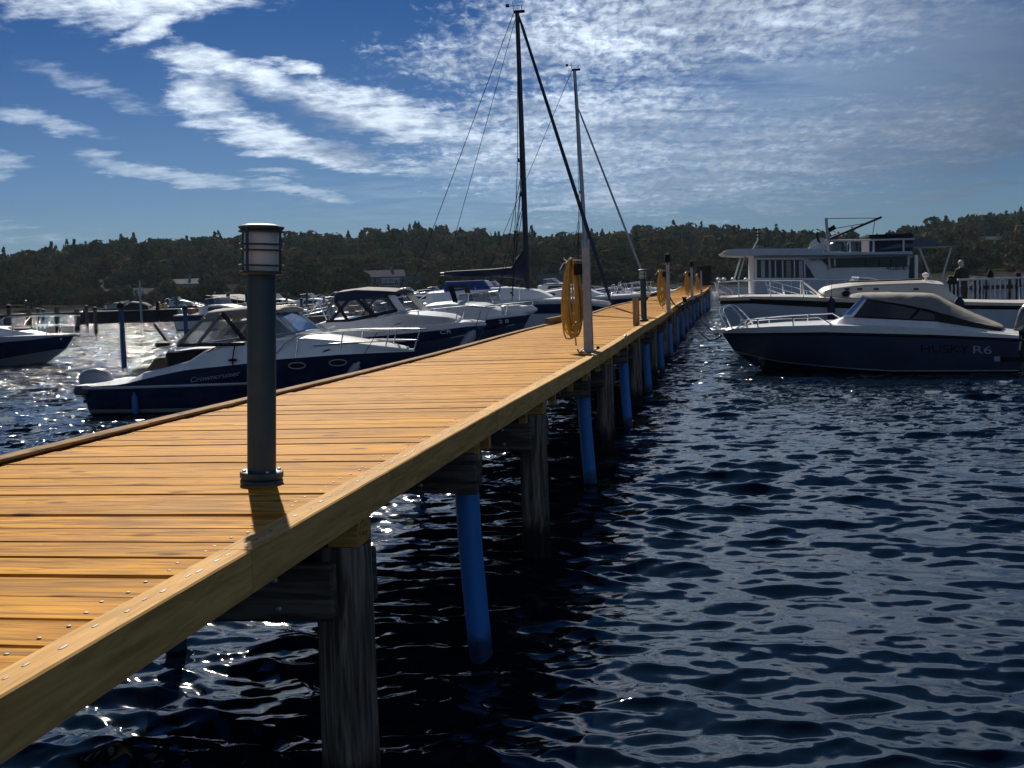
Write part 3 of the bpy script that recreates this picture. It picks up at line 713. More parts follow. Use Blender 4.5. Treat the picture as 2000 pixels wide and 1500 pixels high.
# ------------------------------------------------------------------ the pier
DZ = 1.26; PAZ = R(10.3); PRZ = -PAZ
P0 = Vector((-0.665, 3.685, 0)) - 3.2*Vector((math.sin(PAZ), math.cos(PAZ), 0))      # right edge, start of the build
PW = 1.93
pier = thing('pier', 'long pier of honey coloured boards on wooden and blue piles', 'pier', (P0.x, P0.y, 0), PRZ)
def along(Y):                                                   # distance along the pier of a world Y on the right edge
    return (Y-P0.y)/math.cos(PAZ)
def pl(v):                                                      # world -> pier coordinates (x across, 0 = right edge, negative = left; y along)
    d = Vector((v.x-P0.x, v.y-P0.y, 0)); c, s = math.cos(PRZ), math.sin(PRZ)
    return Vector((d.x*c+d.y*s, -d.x*s+d.y*c, v.z))
def wl(x, y, z=0.0):
    c, s = math.cos(PRZ), math.sin(PRZ); return Vector((P0.x+x*c-y*s, P0.y+x*s+y*c, z))
PLEN = along(77.5)
def rise(y):                                                    # the old pier is not quite level
    return 0.020*math.sin(y*.16+1.0) + 0.012*math.sin(y*.41) + (0.22*max(0, (y-62)/15)**2)
def sway(y): return 0.02*math.sin(y*.11+.5) + (0.5*max(0, (y-48)/30)**2)
def build_pier():
    # deck boards
    mb = MB(); tints = []; y = -2.6; pitch = 0.1955; gap = 0.011; sc = MB()
    while y < PLEN:
        dz = rnd.gauss(0, .0016); x0 = -PW+0.015+rnd.uniform(-.012, .012); x1 = -0.098
        zt = DZ-0.006+rise(y)+dz; n = 3; t0 = rnd.random(); t1 = rnd.random(); t2 = rnd.random(); s0 = sway(y)
        b = 0.004; ya, yb = y, y+pitch-gap*rnd.uniform(.7, 1.5)
        sec = [(ya, zt-.034), (ya, zt-b), (ya+b, zt), ((ya+yb)/2, zt-.0012), (yb-b, zt), (yb, zt-b), (yb, zt-.034)]
        tl = rnd.gauss(0, .0012)
        mb.loft([[(x0+s0, p, q) for p, q in sec], [(x1+s0, p, q+tl) for p, q in sec]], smooth=False, closed=True)
        tints += [(t0**1.6, t1**2, t2, 1)]*14
        if y < 22:
            for xx in (x1-.06, x0+.07):
                for yy in (.05, .14):
                    sc.lathe([(.0058, 0), (.0058, .0012), (.004, .002), (0, .002)], (xx+s0+rnd.gauss(0, .012), y+yy+rnd.gauss(0, .006), zt+tl*.5), n=8)
        y += pitch
    mb.tint = tints; obj('deck', mb, 'board', pier, fix=False)
    obj('screws', sc, pmat('zinc_screw', (.20, .19, .17), .65, metal=.5, var=.3, scale=40), pier)
    # edge beam on the right in lengths of about 1.2 to 4.6 m, kerb on the left
    cuts = [-2.6, 1.55, 2.72, 4.1]; 
    while cuts[-1] < PLEN: cuts.append(cuts[-1]+rnd.choice((1.17, 2.2, 2.3, 3.5)))
    cuts[-1] = PLEN
    for a, b in zip(cuts, cuts[1:]):
        mb = MB(); tn = (rnd.random()**2*.6, rnd.random(), rnd.random(), 1); k = max(1, int((b-a)/1.1)); S = []; zt = DZ
        e = .0045
        for i in range(k+1):
            yy = a+(b-a-.004)*i/k; r_ = rise(yy); q = sway(yy)
            S.append([(q-.093, yy, zt-.105+r_), (q-.093, yy, zt+.008-e+r_), (q-.093+e, yy, zt+.008+r_), (q-e, yy, zt+.008+r_), (q, yy, zt+.008-e+r_), (q, yy, zt-.114+r_)])
        mb.loft(S, smooth=False, closed=True); mb.tint = [tn]*len(mb.v); obj('edge_beam', mb, 'beam', pier, fix=False)
    # raised dents and knots worn along the beam's centre line
    mb = MB(); y = -2
    while y < 16:
        y += rnd.uniform(.045, .15); l = rnd.uniform(.012, .05)
        mb.ell((-.047+rnd.gauss(0, .006)+sway(y), y, DZ+.0085+rise(y)), (rnd.uniform(.003, .007), l/2, .0012), 8, 5)
    obj('beam_dents', mb, pmat('dark_resin_knots', (.10, .045, .012), .6, var=.7, scale=30), pier)
    for a, b, hh in ((-2.6, along(21.6), .020), (along(21.62), along(26.5), .12), (along(27.2), PLEN, .018)):
        yy = a
        while yy < b-.2:
            L = min(b-yy, rnd.choice((3.6, 4.2, 4.8))); mb = MB(); tn = (rnd.random()**2*.5, rnd.random(), rnd.random(), 1); S = []
            for i in range(5):
                v = yy+(L-.005)*i/4; r_ = rise(v)+DZ; q = sway(v)-PW; z0 = .004 if hh < .1 else .055
                S.append([(q-.05, v, r_-.10), (q-.05, v, r_+hh), (q+.045, v, r_+hh), (q+.045, v, r_+z0), (q+.004, v, r_+z0), (q+.004, v, r_-.10)])
            mb.loft(S, smooth=False, closed=True); mb.tint = [tn]*len(mb.v)
            o = obj('edge_kerb', mb, 'kerbwood', pier, fix=False, bevel=.004)
            if hh > .1: o['label'] = 'higher kerb timber raised on a block'
            yy += L
    mb = MB(); mb.box((-PW, along(21.62)+.10, DZ+.03+rise(along(21.6))), (.10, .22, .07)); mb.box((-PW, along(26.4)-.3, DZ+.03), (.10, .22, .07)); mb.tint = [(0, .3, .2, 1)]*len(mb.v)
    obj('kerb_block', mb, 'kerbwood', pier)
    # bents: two piles and a pair of cross beams each, wood and blue plastic by turns
    bents = [(4.27, 'w'), (6.25, 'b'), (8.62, 'w'), (11.55, 'b'), (13.9, 'w'), (16.25, 'b'), (18.65, 'w')]
    while bents[-1][0] < 75: bents.append((bents[-1][0]+2.4, 'b' if bents[-1][1] == 'w' else 'w'))
    for Yw, kd in bents:
        y = along(Yw); r_ = rise(y); q = sway(y)
        for sx in ((-.112 if kd == 'w' else -.06), -PW+.16):
            mb = MB(); far = Yw > 22; x = sx+q
            if kd == 'w':
                rad = .104*rnd.uniform(.93, 1.06); n = 12 if far else 40; prof = []; lean = (rnd.gauss(0, .006), rnd.gauss(0, .006))
                secs = []
                for z in ([-.8, DZ-.215] if far else [-.8, -.2, .1, .3, .5, .7, .9, DZ-.214]):
                    row = []
                    for j in range(n):
                        th = 2*PI*j/n; rr = rad*(1.05-.05*z)*(1+.012*math.sin(th*3+Yw)+(.018*math.sin(th*11+Yw*3)+.02*(math.sin(th*19+Yw)>.82)*-1 if not far else 0))
                        row.append((x+lean[0]*z+rr*math.cos(th), y+lean[1]*z+rr*math.sin(th), z+r_))
                    secs.append(row)
                mb.loft(secs, closed=True); obj('wooden_pile', mb, 'oldwood', pier, sharp=50)
            else:
                lx = -.035 if sx > -1 else .03
                mb.tube([(x-.03, y, DZ-.10+r_), (x-.03-lx*.4, y, .6), (x-lx*1.9, y, -.8)], .0645, 12 if far else 28); obj('blue_pile', mb, 'blueplast', pier, sharp=50)
        for s in (-1, 1):
            mb = MB(); d = .105 if kd == 'w' else .085; yo = y+s*(d+.032)
            x0, x1 = -PW-.06+rnd.uniform(-.03, .03), ((-.095 if kd == 'w' else .0)+rnd.uniform(-.02, .02) if s < 0 else -.01+rnd.uniform(-.03, .02))
            zc = DZ-.365 if kd == 'w' else DZ-.265
            S = []
            for i in range(9):
                xx = x0+(x1-x0)*i/8; w_ = .004*math.sin(i*2.1+Yw)
                S.append([(xx+q, yo-.03+w_, zc-.105+r_+w_), (xx+q, yo-.03+w_, zc+.105+r_), (xx+q, yo+.03, zc+.105+r_), (xx+q, yo+.03, zc-.105+r_+w_)])
            mb.loft(S, closed=True, smooth=False); cbm = obj('cross_beam', mb, 'oldbeam', pier, bevel=.012 if Yw < 20 else 0)
            if Yw < 20 and s < 0:
                mb = MB()
                for xx, zz in ((-.31, .05), (-.30, -.055), (-PW+.25, .04)): mb.ell((xx+q, yo-.034, zc+zz+r_), (.014, .008, .014), 10, 6)
                obj('bolt', mb, 'galv', cbm)
        if Yw < 40:
            mb = MB(); mb.box((-.075+q, y-.005, DZ-.165+r_), (.115, .16, .095)); mb.tint = [(.1, .5, rnd.random(), 1)]*len(mb.v); obj('joist_end', mb, 'joist', pier)
    # long joists under the boards
    for xx in (-.25, -PW*.5, -PW+.22):
        mb = MB(); S = []
        for i in range(60):
            y = -2.5+(PLEN+2.4)*i/59; r_ = rise(y); q = sway(y); S.append([(xx+q-.03, y, DZ-.16+r_), (xx+q-.03, y, DZ-.045+r_), (xx+q+.03, y, DZ-.045+r_), (xx+q+.03, y, DZ-.16+r_)])
        mb.loft(S, closed=True, smooth=False); mb.tint = [(.5, 0, rnd.random(), 1)]*len(mb.v); obj('joist', mb, 'oldbeam', pier)
    # light stub timbers hanging below the beam between the bents
    y = along(6.6)
    while y < along(36):
        mb = MB(); mb.box((-.045+sway(y), y, DZ-.155+rise(y)), (.05, .07, .085)); mb.tint = [(0, .6, rnd.random(), 1)]*len(mb.v); obj('stub_timber', mb, 'joist', pier); y += rnd.uniform(1.0, 1.4)
build_pier()
def deck_z(Y): return DZ-.004+rise(along(Y))

# ------------------------------------------------------------------ things standing on the pier
def on_pier(px, py):
    p = onz(px, py, DZ); return Vector((p.x, p.y, deck_z(p.y)))
def bollard_lamp():
    p = on_pier(512, 957)
    t = thing('bollard_lamp', 'tall charcoal bollard lamp with caged white glass, nearest on the pier', 'lamp', p, PRZ, 'bollard lamps on the pier')
    mb = MB()
    mb.lathe([(.083, 0), (.083, .013), (.079, .016)], (0, 0, 0), 40)
    mb.lathe([(.074, .016), (.080, .019), (.084, .026), (.084, .046), (.079, .050), (.058, .050)], (0, 0, 0), 40)
    fl = obj('base_flange', mb, 'lamp', t)
    mb = MB()
    for k in range(4): a = k*PI/2+.5; bb = MB(); bb.lathe([(.008, 0), (.008, .007), (.004, .009), (0, .009)], (.070*math.cos(a), .070*math.sin(a), .0495), 6); obj('bolt', bb, 'galv', fl)
    mb = MB(); mb.lathe([(.0555, .04), (.0555, .838), (.052, .842)], (0, 0, 0), 40); mb.lathe([(.0045, 0), (.0045, .003), (0, .0035)], (.02, -.0535, .82), 8); obj('post', mb, 'lamp', t)
    mb = MB(); mb.lathe([(.05, .836), (.083, .840), (.086, .846), (.083, .852), (.05, .854)], (0, 0, 0), 40); obj('collar', mb, 'lamp', t)
    mb = MB(); mb.lathe([(.0625, .853), (.0645, .858), (.0645, 1.0), (.0625, 1.008)], (0, 0, 0), 40); obj('glass_shade', mb, 'opal', t)
    for z in (.874, .934, .957, 1.008):
        mb = MB(); mb.tube([(.0835*math.cos(a*PI/22), .0835*math.sin(a*PI/22), z) for a in range(44)], .0042, 8, closed=True); obj('guard_ring', mb, 'lamp', t)
    for a in (-2.03, -.42, 1.1, 2.7):
        mb = MB(); mb.box((.0865*math.cos(a), .0865*math.sin(a), .938), (.006, .012, .178), rz=a); obj('guard_bar', mb, 'lamp', t, bevel=.0015)
    mb = MB(); mb.lathe([(.07, 1.006), (.086, 1.020), (.088, 1.026), (.084, 1.031), (.05, 1.038), (.0, 1.041)], (0, 0, 0), 40); obj('cap', mb, 'lamp', t)
    t.scale = (.97, .97, .94); t.rotation_euler = (0, R(3.0), 0)
    dup(t, on_pier(1258, 626), .7, 'charcoal bollard lamp farther along the pier beside the short wooden post')
bollard_lamp()

def hose_coil(t_loc, seed, h, turns, label):
    """a long hose hung in loops over a bracket; loc is the top of the loops"""
    g = random.Random(seed); mb = MB(); path = []
    for k in range(turns):
        w = g.uniform(.03, .125); d = h*g.uniform(.74, 1.0) if k > 1 else h; sx = g.uniform(-.03, .03); sy = g.uniform(-.06, .06); ph = g.uniform(-.3, .3)
        for i in range(26):
            a = 2*PI*i/26
            c, s_ = math.cos(a), math.sin(a)
            s_ = math.copysign(abs(s_)**.55, s_); wx = w*(0.40+0.60*((1-c)/2)**.8)           # pinched at the bracket, wide at the bottom
            path.append((sx*(1-c)/2+wx*s_*(1+.1*ph), sy*(1-c)/2+.05*math.sin(a+ph)+k*.004-.03, -d*(1-c)/2+.012*math.sin(3*a+k)))
    mb.tube(path, .0095, 7)
    mb.tube([path[-1], (path[-1][0]+.02, -.05, -.5), (.03, -.06, -h*1.0), (.035, -.06, -h*1.1)], .0095, 7)
    o = obj('hose', mb, 'hose', None, t_loc, PRZ); tag(o, label, 'hose', 'yellow hoses hung along the pier'); return o
def service_post(px, py, top, first):
    p = on_pier(px, py); h = top
    t = thing('service_post', '', 'post', p, PRZ, 'service posts along the pier')
    mb = MB(); mb.slab([(-.052, 0), (.052, 0), (.04, h), (-.04, h)], 'y', -.035, .035); po = obj('post', mb, 'galv', t, bevel=.004)
    mb = MB(); mb.box((0, 0, .007), (.19, .15, .014))
    for a in (-1, 1):
        for b in (-1, 1): mb.lathe([(.012, .014), (.012, .026), (0, .03)], (a*.075, b*.055, 0), 6)
    obj('base_plate', mb, 'galv', t, bevel=.002)
    mb = MB()
    for a in (-1, 1): mb.box((a*.033, 0, h+.045), (.014, .07, .09))
    obj('top_fork', mb, 'galv', t)
    mb = MB(); mb.box((-.085, 0, h*.80), (.09, .10, .12)); obj('socket_box', mb, 'black', t, bevel=.008)
    mb = MB(); mb.tube([(-.04, 0, h*.885), (-.12, 0, h*.89), (-.21, 0, h*.885), (-.235, 0, h*.90), (-.245, 0, h*.915)], .010, 8); mb.tube([(-.16, -.10, h*.90), (-.16, .08, h*.90)], .010, 8); mb.tube([(-.2, .02, h*.875), (-.25, .02, h*.86), (-.29, .02, h*.80)], .008, 8)
    obj('hose_bracket', mb, 'steel', t)
    return t, p
t, p = service_post(1150, 685, 1.13, True); t['label'] = 'grey steel service post with yellow hose, nearest of its row on the pier'
def hp(p, h): 
    c, s = math.cos(PRZ), math.sin(PRZ); return (p.x-.165*c, p.y-.165*s, p.z+h)
hose_coil(hp(p, 1.02), 3, .86, 24, 'thick yellow hose coil hanging on the nearest service post')
for px, py, sd, lab, hl in ((1306, 607, 5, 'grey service post standing just beyond the second bollard lamp', 'yellow hose coil on the post beyond the second bollard lamp'),
                            (1352, 585, 6, 'third service post, nearly hidden by its thick hose near the pier end', 'bushy yellow hose coil third along the pier'),
                            (1370, 574.5, 7, 'farthest service post close to the end of the pier', 'smallest yellow hose coil at the far end of the pier')):
    q = on_pier(px, py); n = dup(t, q, PRZ, lab); hose_coil(hp(q, 1.02), sd, .86, 14, hl)
    mb = MB(); mb.lathe([(.06, 0), (.075, .03), (.07, .17), (.05, .2), (0, .21)], (0, 0, 1.19), 12); obj('lamp_head', mb, 'black', n)
# trailing end of the hose on the boards
pp = on_pier(1128, 690); qq = on_pier(1165, 697)
mb = MB(); mb.tube([(pp.x, pp.y, pp.z+.05), (pp.x+.02, pp.y-.1, pp.z+.012), (pp.x+.15, pp.y-.28, pp.z+.011), (qq.x-.05, qq.y-.1, qq.z+.011), (qq.x, qq.y, qq.z+.011)], .009, 7)
tag(obj('hose', mb, 'hose'), 'loose end of yellow hose lying on the boards below the nearest post', 'hose', 'yellow hoses hung along the pier')
# short posts and cleats
p = on_pier(1243, 635); mb = MB(); mb.box((0, 0, .22), (.105, .105, .44)); mb.box((0, 0, .445), (.112, .112, .02))
o = obj('mooring_post', mb, 'postwood', None, p, PRZ, bevel=.008); tag(o, 'short square pale wooden post in front of the second bollard lamp', 'post')
p = on_pier(1337, 591); mb = MB(); mb.lathe([(.08, 0), (.08, .03), (.06, .04), (.06, .12), (.085, .13), (.085, .165), (.0, .175)], (0, 0, 0), 16)
o = obj('mooring_bollard', mb, 'black', None, p, PRZ); tag(o, 'squat black mooring bollard near the far end of the pier', 'bollard')
def cleat(px, py, label):
    p = on_pier(px, py); mb = MB(); mb.tube([(-.11, 0, .055), (-.06, 0, .06), (.06, 0, .06), (.11, 0, .055)], [.008, .013, .013, .008], 8)
    for a in (-.04, .04): mb.tube([(a, 0, 0), (a, 0, .055)], .012, 8)
    tag(obj('cleat', mb, 'galv', None, p, PRZ+PI/2), label, 'cleat', 'mooring cleats on the pier')
cleat(1222, 663, 'grey mooring cleat on the boards to the right of the nearest service post'); cleat(1333, 599, 'mooring cleat with a dark rope beyond the second service post')
p = on_pier(1168, 680); mb = MB(); mb.lathe([(.018, 0), (.02, .02), (.012, .035), (0, .037)], (0, 0, 0), 10); tag(obj('deck_eye', mb, 'black', None, p), 'small dark round fitting beside the foot of the nearest post', 'fitting')
mb = MB(); a = on_pier(1308, 596); b = on_pier(1335, 600); mb.tube(arc((a.x, a.y, a.z+.25), (b.x, b.y, b.z+.06), .16, 12), .022, 6); tag(obj('mooring_rope', mb, 'rope'), 'dark rope looped from a service post to the cleat', 'rope')
# dark end structure of the pier
def pier_end():
    p = wl(-.4+sway(PLEN), PLEN-.8, DZ+rise(PLEN)); t = thing('pier_cabinet', 'dark square cabinet standing on the far end of the pier', 'cabinet', p, PRZ)
    mb = MB(); mb.box((0, 0, .62), (.9, .5, 1.22)); obj('box', mb, 'black', t, bevel=.02)
    mb = MB(); mb.box((0, 0, 1.26), (1.0, .6, .06)); obj('lid', mb, 'black', t, bevel=.01)
pier_end()

# ------------------------------------------------------------------ boat kit
class Hull:
    """lofted hull along +x (bow), y across, z up from the waterline"""
    def __init__(s, root, B, x0, sheer, rows, xk, mids, mats, tm=.45, p=2.2, sb=.88, cf=.80, zk=-.35, name='hull', transom=0):
        s.B, s.x0, s.sheer, s.tm, s.p, s.sb, s.cf = B, x0, sheer, tm, p, sb, cf
        s.xd, s.zd = sheer[-1]; s.xk, s.zk = xk, zk; s.rows = rows+[sheer]
        N = 34; secs = []
        for i in range(N+1):
            t = 1-(1-i/N)**1.35; row = []
            for k, rw in enumerate(s.rows):
                zb = rw[-1][1]; xb = s.stem(zb); x = x0+t*(xb-x0); z = interp(rw, x) if rw else 0
                row.append((x, s._hb(t, k, x, z), z))
            xkk = x0+t*(xk-x0); half = [(xkk, 0.0, zk*(1-t**6)+t**6*min(0.0, s.rows[0][-1][1]))] + row
            secs.append([(x, -y, z) for x, y, z in reversed(half[1:])] + half[:1] + half[1:])
        mm = list(mids)
        mb = MB(); mb.loft(secs, mi=transom, mids=list(reversed(mm))+mm); s.hull = obj(name, mb, mats, root, sharp=32)
        s.secs = secs
    def stem(s, z):
        f = max(0, min(1, (z-s.zk)/(s.zd-s.zk))); return s.xk+(s.xd-s.xk)*f**0.9
    def plan(s, t):
        a = s.sb+(1-s.sb)*min(1, t/.3)
        return a*(1-max(0, (t-s.tm)/(1-s.tm))**s.p) + .006
    def _hb(s, t, k, x, z):
        zs = interp(s.sheer, x); zc = interp(s.rows[0], x); f = max(0, min(1, (z-zc)/max(.05, zs-zc))); cf = s.cf*(1-.40*t**3)
        return s.B/2*s.plan(t)*(cf+(1-cf)*f**.75)
    def hb(s, x, z):
        t = (x-s.x0)/(s.stem(z)-s.x0); t = max(0, min(1, t)); return s._hb(t, 0, x, z)
    def side(s, x, z):
        """half beam of the built surface at x, z (linear between the hull's rows)"""
        pts = []
        for k, rw in enumerate(s.rows):
            xb = s.stem(rw[-1][1]); t = max(0, min(1, (x-s.x0)/(xb-s.x0))); zz = interp(rw, x); pts.append((zz, s._hb(t, k, x, zz)))
        pts.sort()
        for a, b in zip(pts, pts[1:]):
            if a[0] <= z <= b[0]: return a[1]+(b[1]-a[1])*(z-a[0])/max(1e-6, b[0]-a[0])
        return pts[-1][1] if z > pts[-1][0] else pts[0][1]
    def text(s, root, word, x, z, xe, ze, h, m, side, shear=0.0, proud=.009):
        """lettering from (x, z) to (xe, ze), bent onto the hull side"""
        o = text_mesh('lettering', word, h/.72, m, root, (0, 0, 0), Matrix.Identity(3), extrude=0.0, shear=shear); me = o.data
        bm = bmesh.new(); bm.from_mesh(me); bmesh.ops.triangulate(bm, faces=bm.faces); bmesh.ops.subdivide_edges(bm, edges=[e for e in bm.edges if e.calc_length() > .04], cuts=1); bm.to_mesh(me); bm.free()
        wd = max(v.co.x for v in me.vertices)
        for v in me.vertices:
            f = v.co.x/wd; xx = x+(xe-x)*f; zz = z+(ze-z)*f+v.co.y; v.co = (xx, side*(s.side(xx, zz)+proud), zz)
        me.update(); return o
    def sheer_line(s, side, dz=0.0, a=0.0, b=1.0, n=24, inset=0.0):
        out = []
        for i in range(n+1):
            t = a+(b-a)*i/n; x = s.x0+t*(s.xd-s.x0); z = interp(s.sheer, x); y = max(0, s.hb(x, z)-inset); out.append((x, side*y, z+dz))
        return out
    def line(s, side, pts, out_=.0, n=20):
        x0, x1 = pts[0][0], pts[-1][0]; r = []
        for i in range(n+1):
            x = x0+(x1-x0)*i/n; z = interp(pts, x); r.append((x, side*(s.hb(x, z)+out_), z))
        return r
    def deck(s, root, m='white', crown=.05, dz=-.004, name='deck'):
        S = []
        for i in range(25):
            t = i/24; x = s.x0+t*(s.xd-s.x0-.02); z = interp(s.sheer, x)+dz; y = max(.004, s.hb(x, z)-.012); S.append([(x, -y, z), (x, -y*.5, z+crown*.8), (x, 0, z+crown), (x, y*.5, z+crown*.8), (x, y, z)])
        mb = MB(); mb.loft(S, caps=False); return obj(name, mb, m, root)
    def rail(s, root, pts, r=.022, m='rubrail', name='rub_rail'):
        for sd in (-1, 1):
            mb = MB(); mb.tube(s.line(sd, pts, .004), r, 8); obj(name, mb, m, root)

class Cabin:
    """cols: (xb, zb, wb, xt, zt, wt) from aft to fore"""
    def __init__(s, root, name, m, cols, crown=.05, bevel=.02, caps=True, sharp=35):
        s.c = cols; S = []
        for xb, zb, wb, xt, zt, wt in cols:
            S.append([(xb, -wb, zb), (xt, -wt, zt), (xt, -wt*.5, zt+crown*.75), (xt, 0, zt+crown), (xt, wt*.5, zt+crown*.75), (xt, wt, zt), (xb, wb, zb)])
        mb = MB(); mb.loft(S, caps=caps); s.o = obj(name, mb, m, root, bevel=bevel, sharp=sharp)
    def w(s, x, z):
        """half width on the side at x, z"""
        best = None
        for a, b in zip(s.c, s.c[1:]):
            for q in range(9):
                t = q/8; L = [a[k]+(b[k]-a[k])*t for k in range(6)]
                f = (z-L[1])/max(1e-4, L[4]-L[1]); xx = L[0]+(L[3]-L[0])*max(0, min(1, f)); d = abs(xx-x)
                if best is None or d < best[0]: best = (d, L[2]+(L[5]-L[2])*max(0, min(1, f)))
        return best[1]
    def panel(s, root, name, m, poly, side, proud=.006, th=.006):
        mb = MB(); n = len(poly)
        V = [(x, side*(s.w(x, z)+proud), z) for x, z in poly] + [(x, side*(s.w(x, z)+proud-th), z) for x, z in poly]
        F = [tuple(range(n)), tuple(range(2*n-1, n-1, -1))]+[(i, i+n, (i+1) % n+n, (i+1) % n) for i in range(n)]
        mb.add(V, F); return obj(name, mb, m, root)
def strip(root, name, m, path, w=.03, th=.012):
    """flat strap along a path"""
    mb = MB(); mb.tube(path, w, 4); return obj(name, mb, m, root)
def tubes(root, name, m, paths, r=.012, n=7):
    mb = MB()
    for p in paths: mb.tube(p, r, n)
    return obj(name, mb, m, root)
def plate(root, name, m, poly, th=.01):
    """a thin sheet through 3-D points"""
    P = [Vector(p) for p in poly]; nrm = (P[1]-P[0]).cross(P[2]-P[0]).normalized()*th/2; n = len(P)
    mb = MB(); mb.add([p+nrm for p in P]+[p-nrm for p in P], [tuple(range(n)), tuple(range(2*n-1, n-1, -1))]+[(i, i+n, (i+1) % n+n, (i+1) % n) for i in range(n)])
    return obj(name, mb, m, root)
def outboard(root, x, y, z, s=1.0, m='outb', tilt=0.0, flip=1):
    """outboard engine: cowling, leg, propeller; flip=1 engine hangs towards -x"""
    e = bpy.data.objects.new('outboard_motor', None); COL.objects.link(e); e.parent = root; e.location = (x, y, z); e.rotation_euler = (0, tilt, 0)
    S = []
    for zz, lx, ly, ox in ((0, .20, .13, .02), (.05, .235, .155, .0), (.20, .25, .165, -.01), (.34, .245, .16, -.015), (.44, .21, .14, -.02), (.50, .12, .09, -.03), (.515, .02, .02, -.03)):
        S.append([(ox*flip+lx*math.copysign(abs(math.cos(a))**.75, math.cos(a)), ly*math.copysign(abs(math.sin(a))**.75, math.sin(a)), zz) for a in [2*PI*k/20 for k in range(20)]])
    S = [[(p[0]*s, p[1]*s, p[2]*s) for p in q] for q in S]
    mb = MB(); mb.loft(S, closed=True); obj('cowling', mb, m, e, sharp=60)
    mb = MB(); mb.tube([(0, 0, .02*s), (-.02*s, 0, -.25*s), (-.05*s, 0, -.95*s)], [.10*s, .075*s, .05*s], 10); mb.box((-.03*s, 0, -.7*s), (.34*s, .2*s, .02*s)); mb.box((.16*s, 0, -.14*s), (.14*s, .22*s, .34*s)); obj('leg', mb, m, e)
    mb = MB(); mb.box((0, 0, -.02*s), (.36*s, .24*s, .05*s)); obj('lower_cover', mb, 'black', e, bevel=.01)
    return e
def fender(loc, L, r, m, label, tilt=(0, 0), rope=None):
    mb = MB(); mb.lathe([(0, -L/2), (r*.5, -L/2+.01), (r*.92, -L/2+r*.6), (r, -L/2+r*1.2), (r, L/2-r*1.2), (r*.92, L/2-r*.6), (r*.45, L/2-.01), (r*.3, L/2+.03), (0, L/2+.03)], (0, 0, 0), 14)
    t = thing('fender', label, 'fender', loc, 0, 'fenders hanging from the moored boats'); t.rotation_euler = (tilt[0], tilt[1], 0)
    obj('body', mb, m, t)
    if rope:
        mb = MB(); mb.tube([(0, 0, L/2), rope], .006, 5); obj('line', mb, 'rope', t)
    return t
def pulpit(root, H, a, b, h, fwd=.0, n=3, m='steel', mid=True, r=.012, name='bow_rail', inset=.05):
    """bow rail: top rail following the sheer round the bow, stanchions and an optional mid rail"""
    paths = []; tops = []
    for sd in (-1, 1):
        L = H.sheer_line(sd, 0, a, b, 10, inset); T = [(x+fwd*(i/10), y*.96, z+h*(min(1, i/1.5))) for i, (x, y, z) in enumerate(L)]
        tops.append(T); paths.append(T)
        for k in range(1, n+1):
            i = int(round(10*k/n)); paths.append([(L[i][0]-.04, L[i][1], L[i][2]-.01), T[i]])
        if mid: paths.append([tuple((Vector(p)+Vector(q))/2) for p, q in list(zip(L, T))[3:]])
    e0, e1 = Vector(tops[0][-1]), Vector(tops[1][-1]); c = (e0+e1)/2
    paths.append([tuple(e0), tuple(e0.lerp(c, .5)+Vector((.10, 0, 0))), tuple(c+Vector((.13, 0, 0))), tuple(e1.lerp(c, .5)+Vector((.10, 0, 0))), tuple(e1)])
    return tubes(root, name, m, paths, r)
BRZ = PRZ                                   # boats on the left lie square to the pier, bow towards it

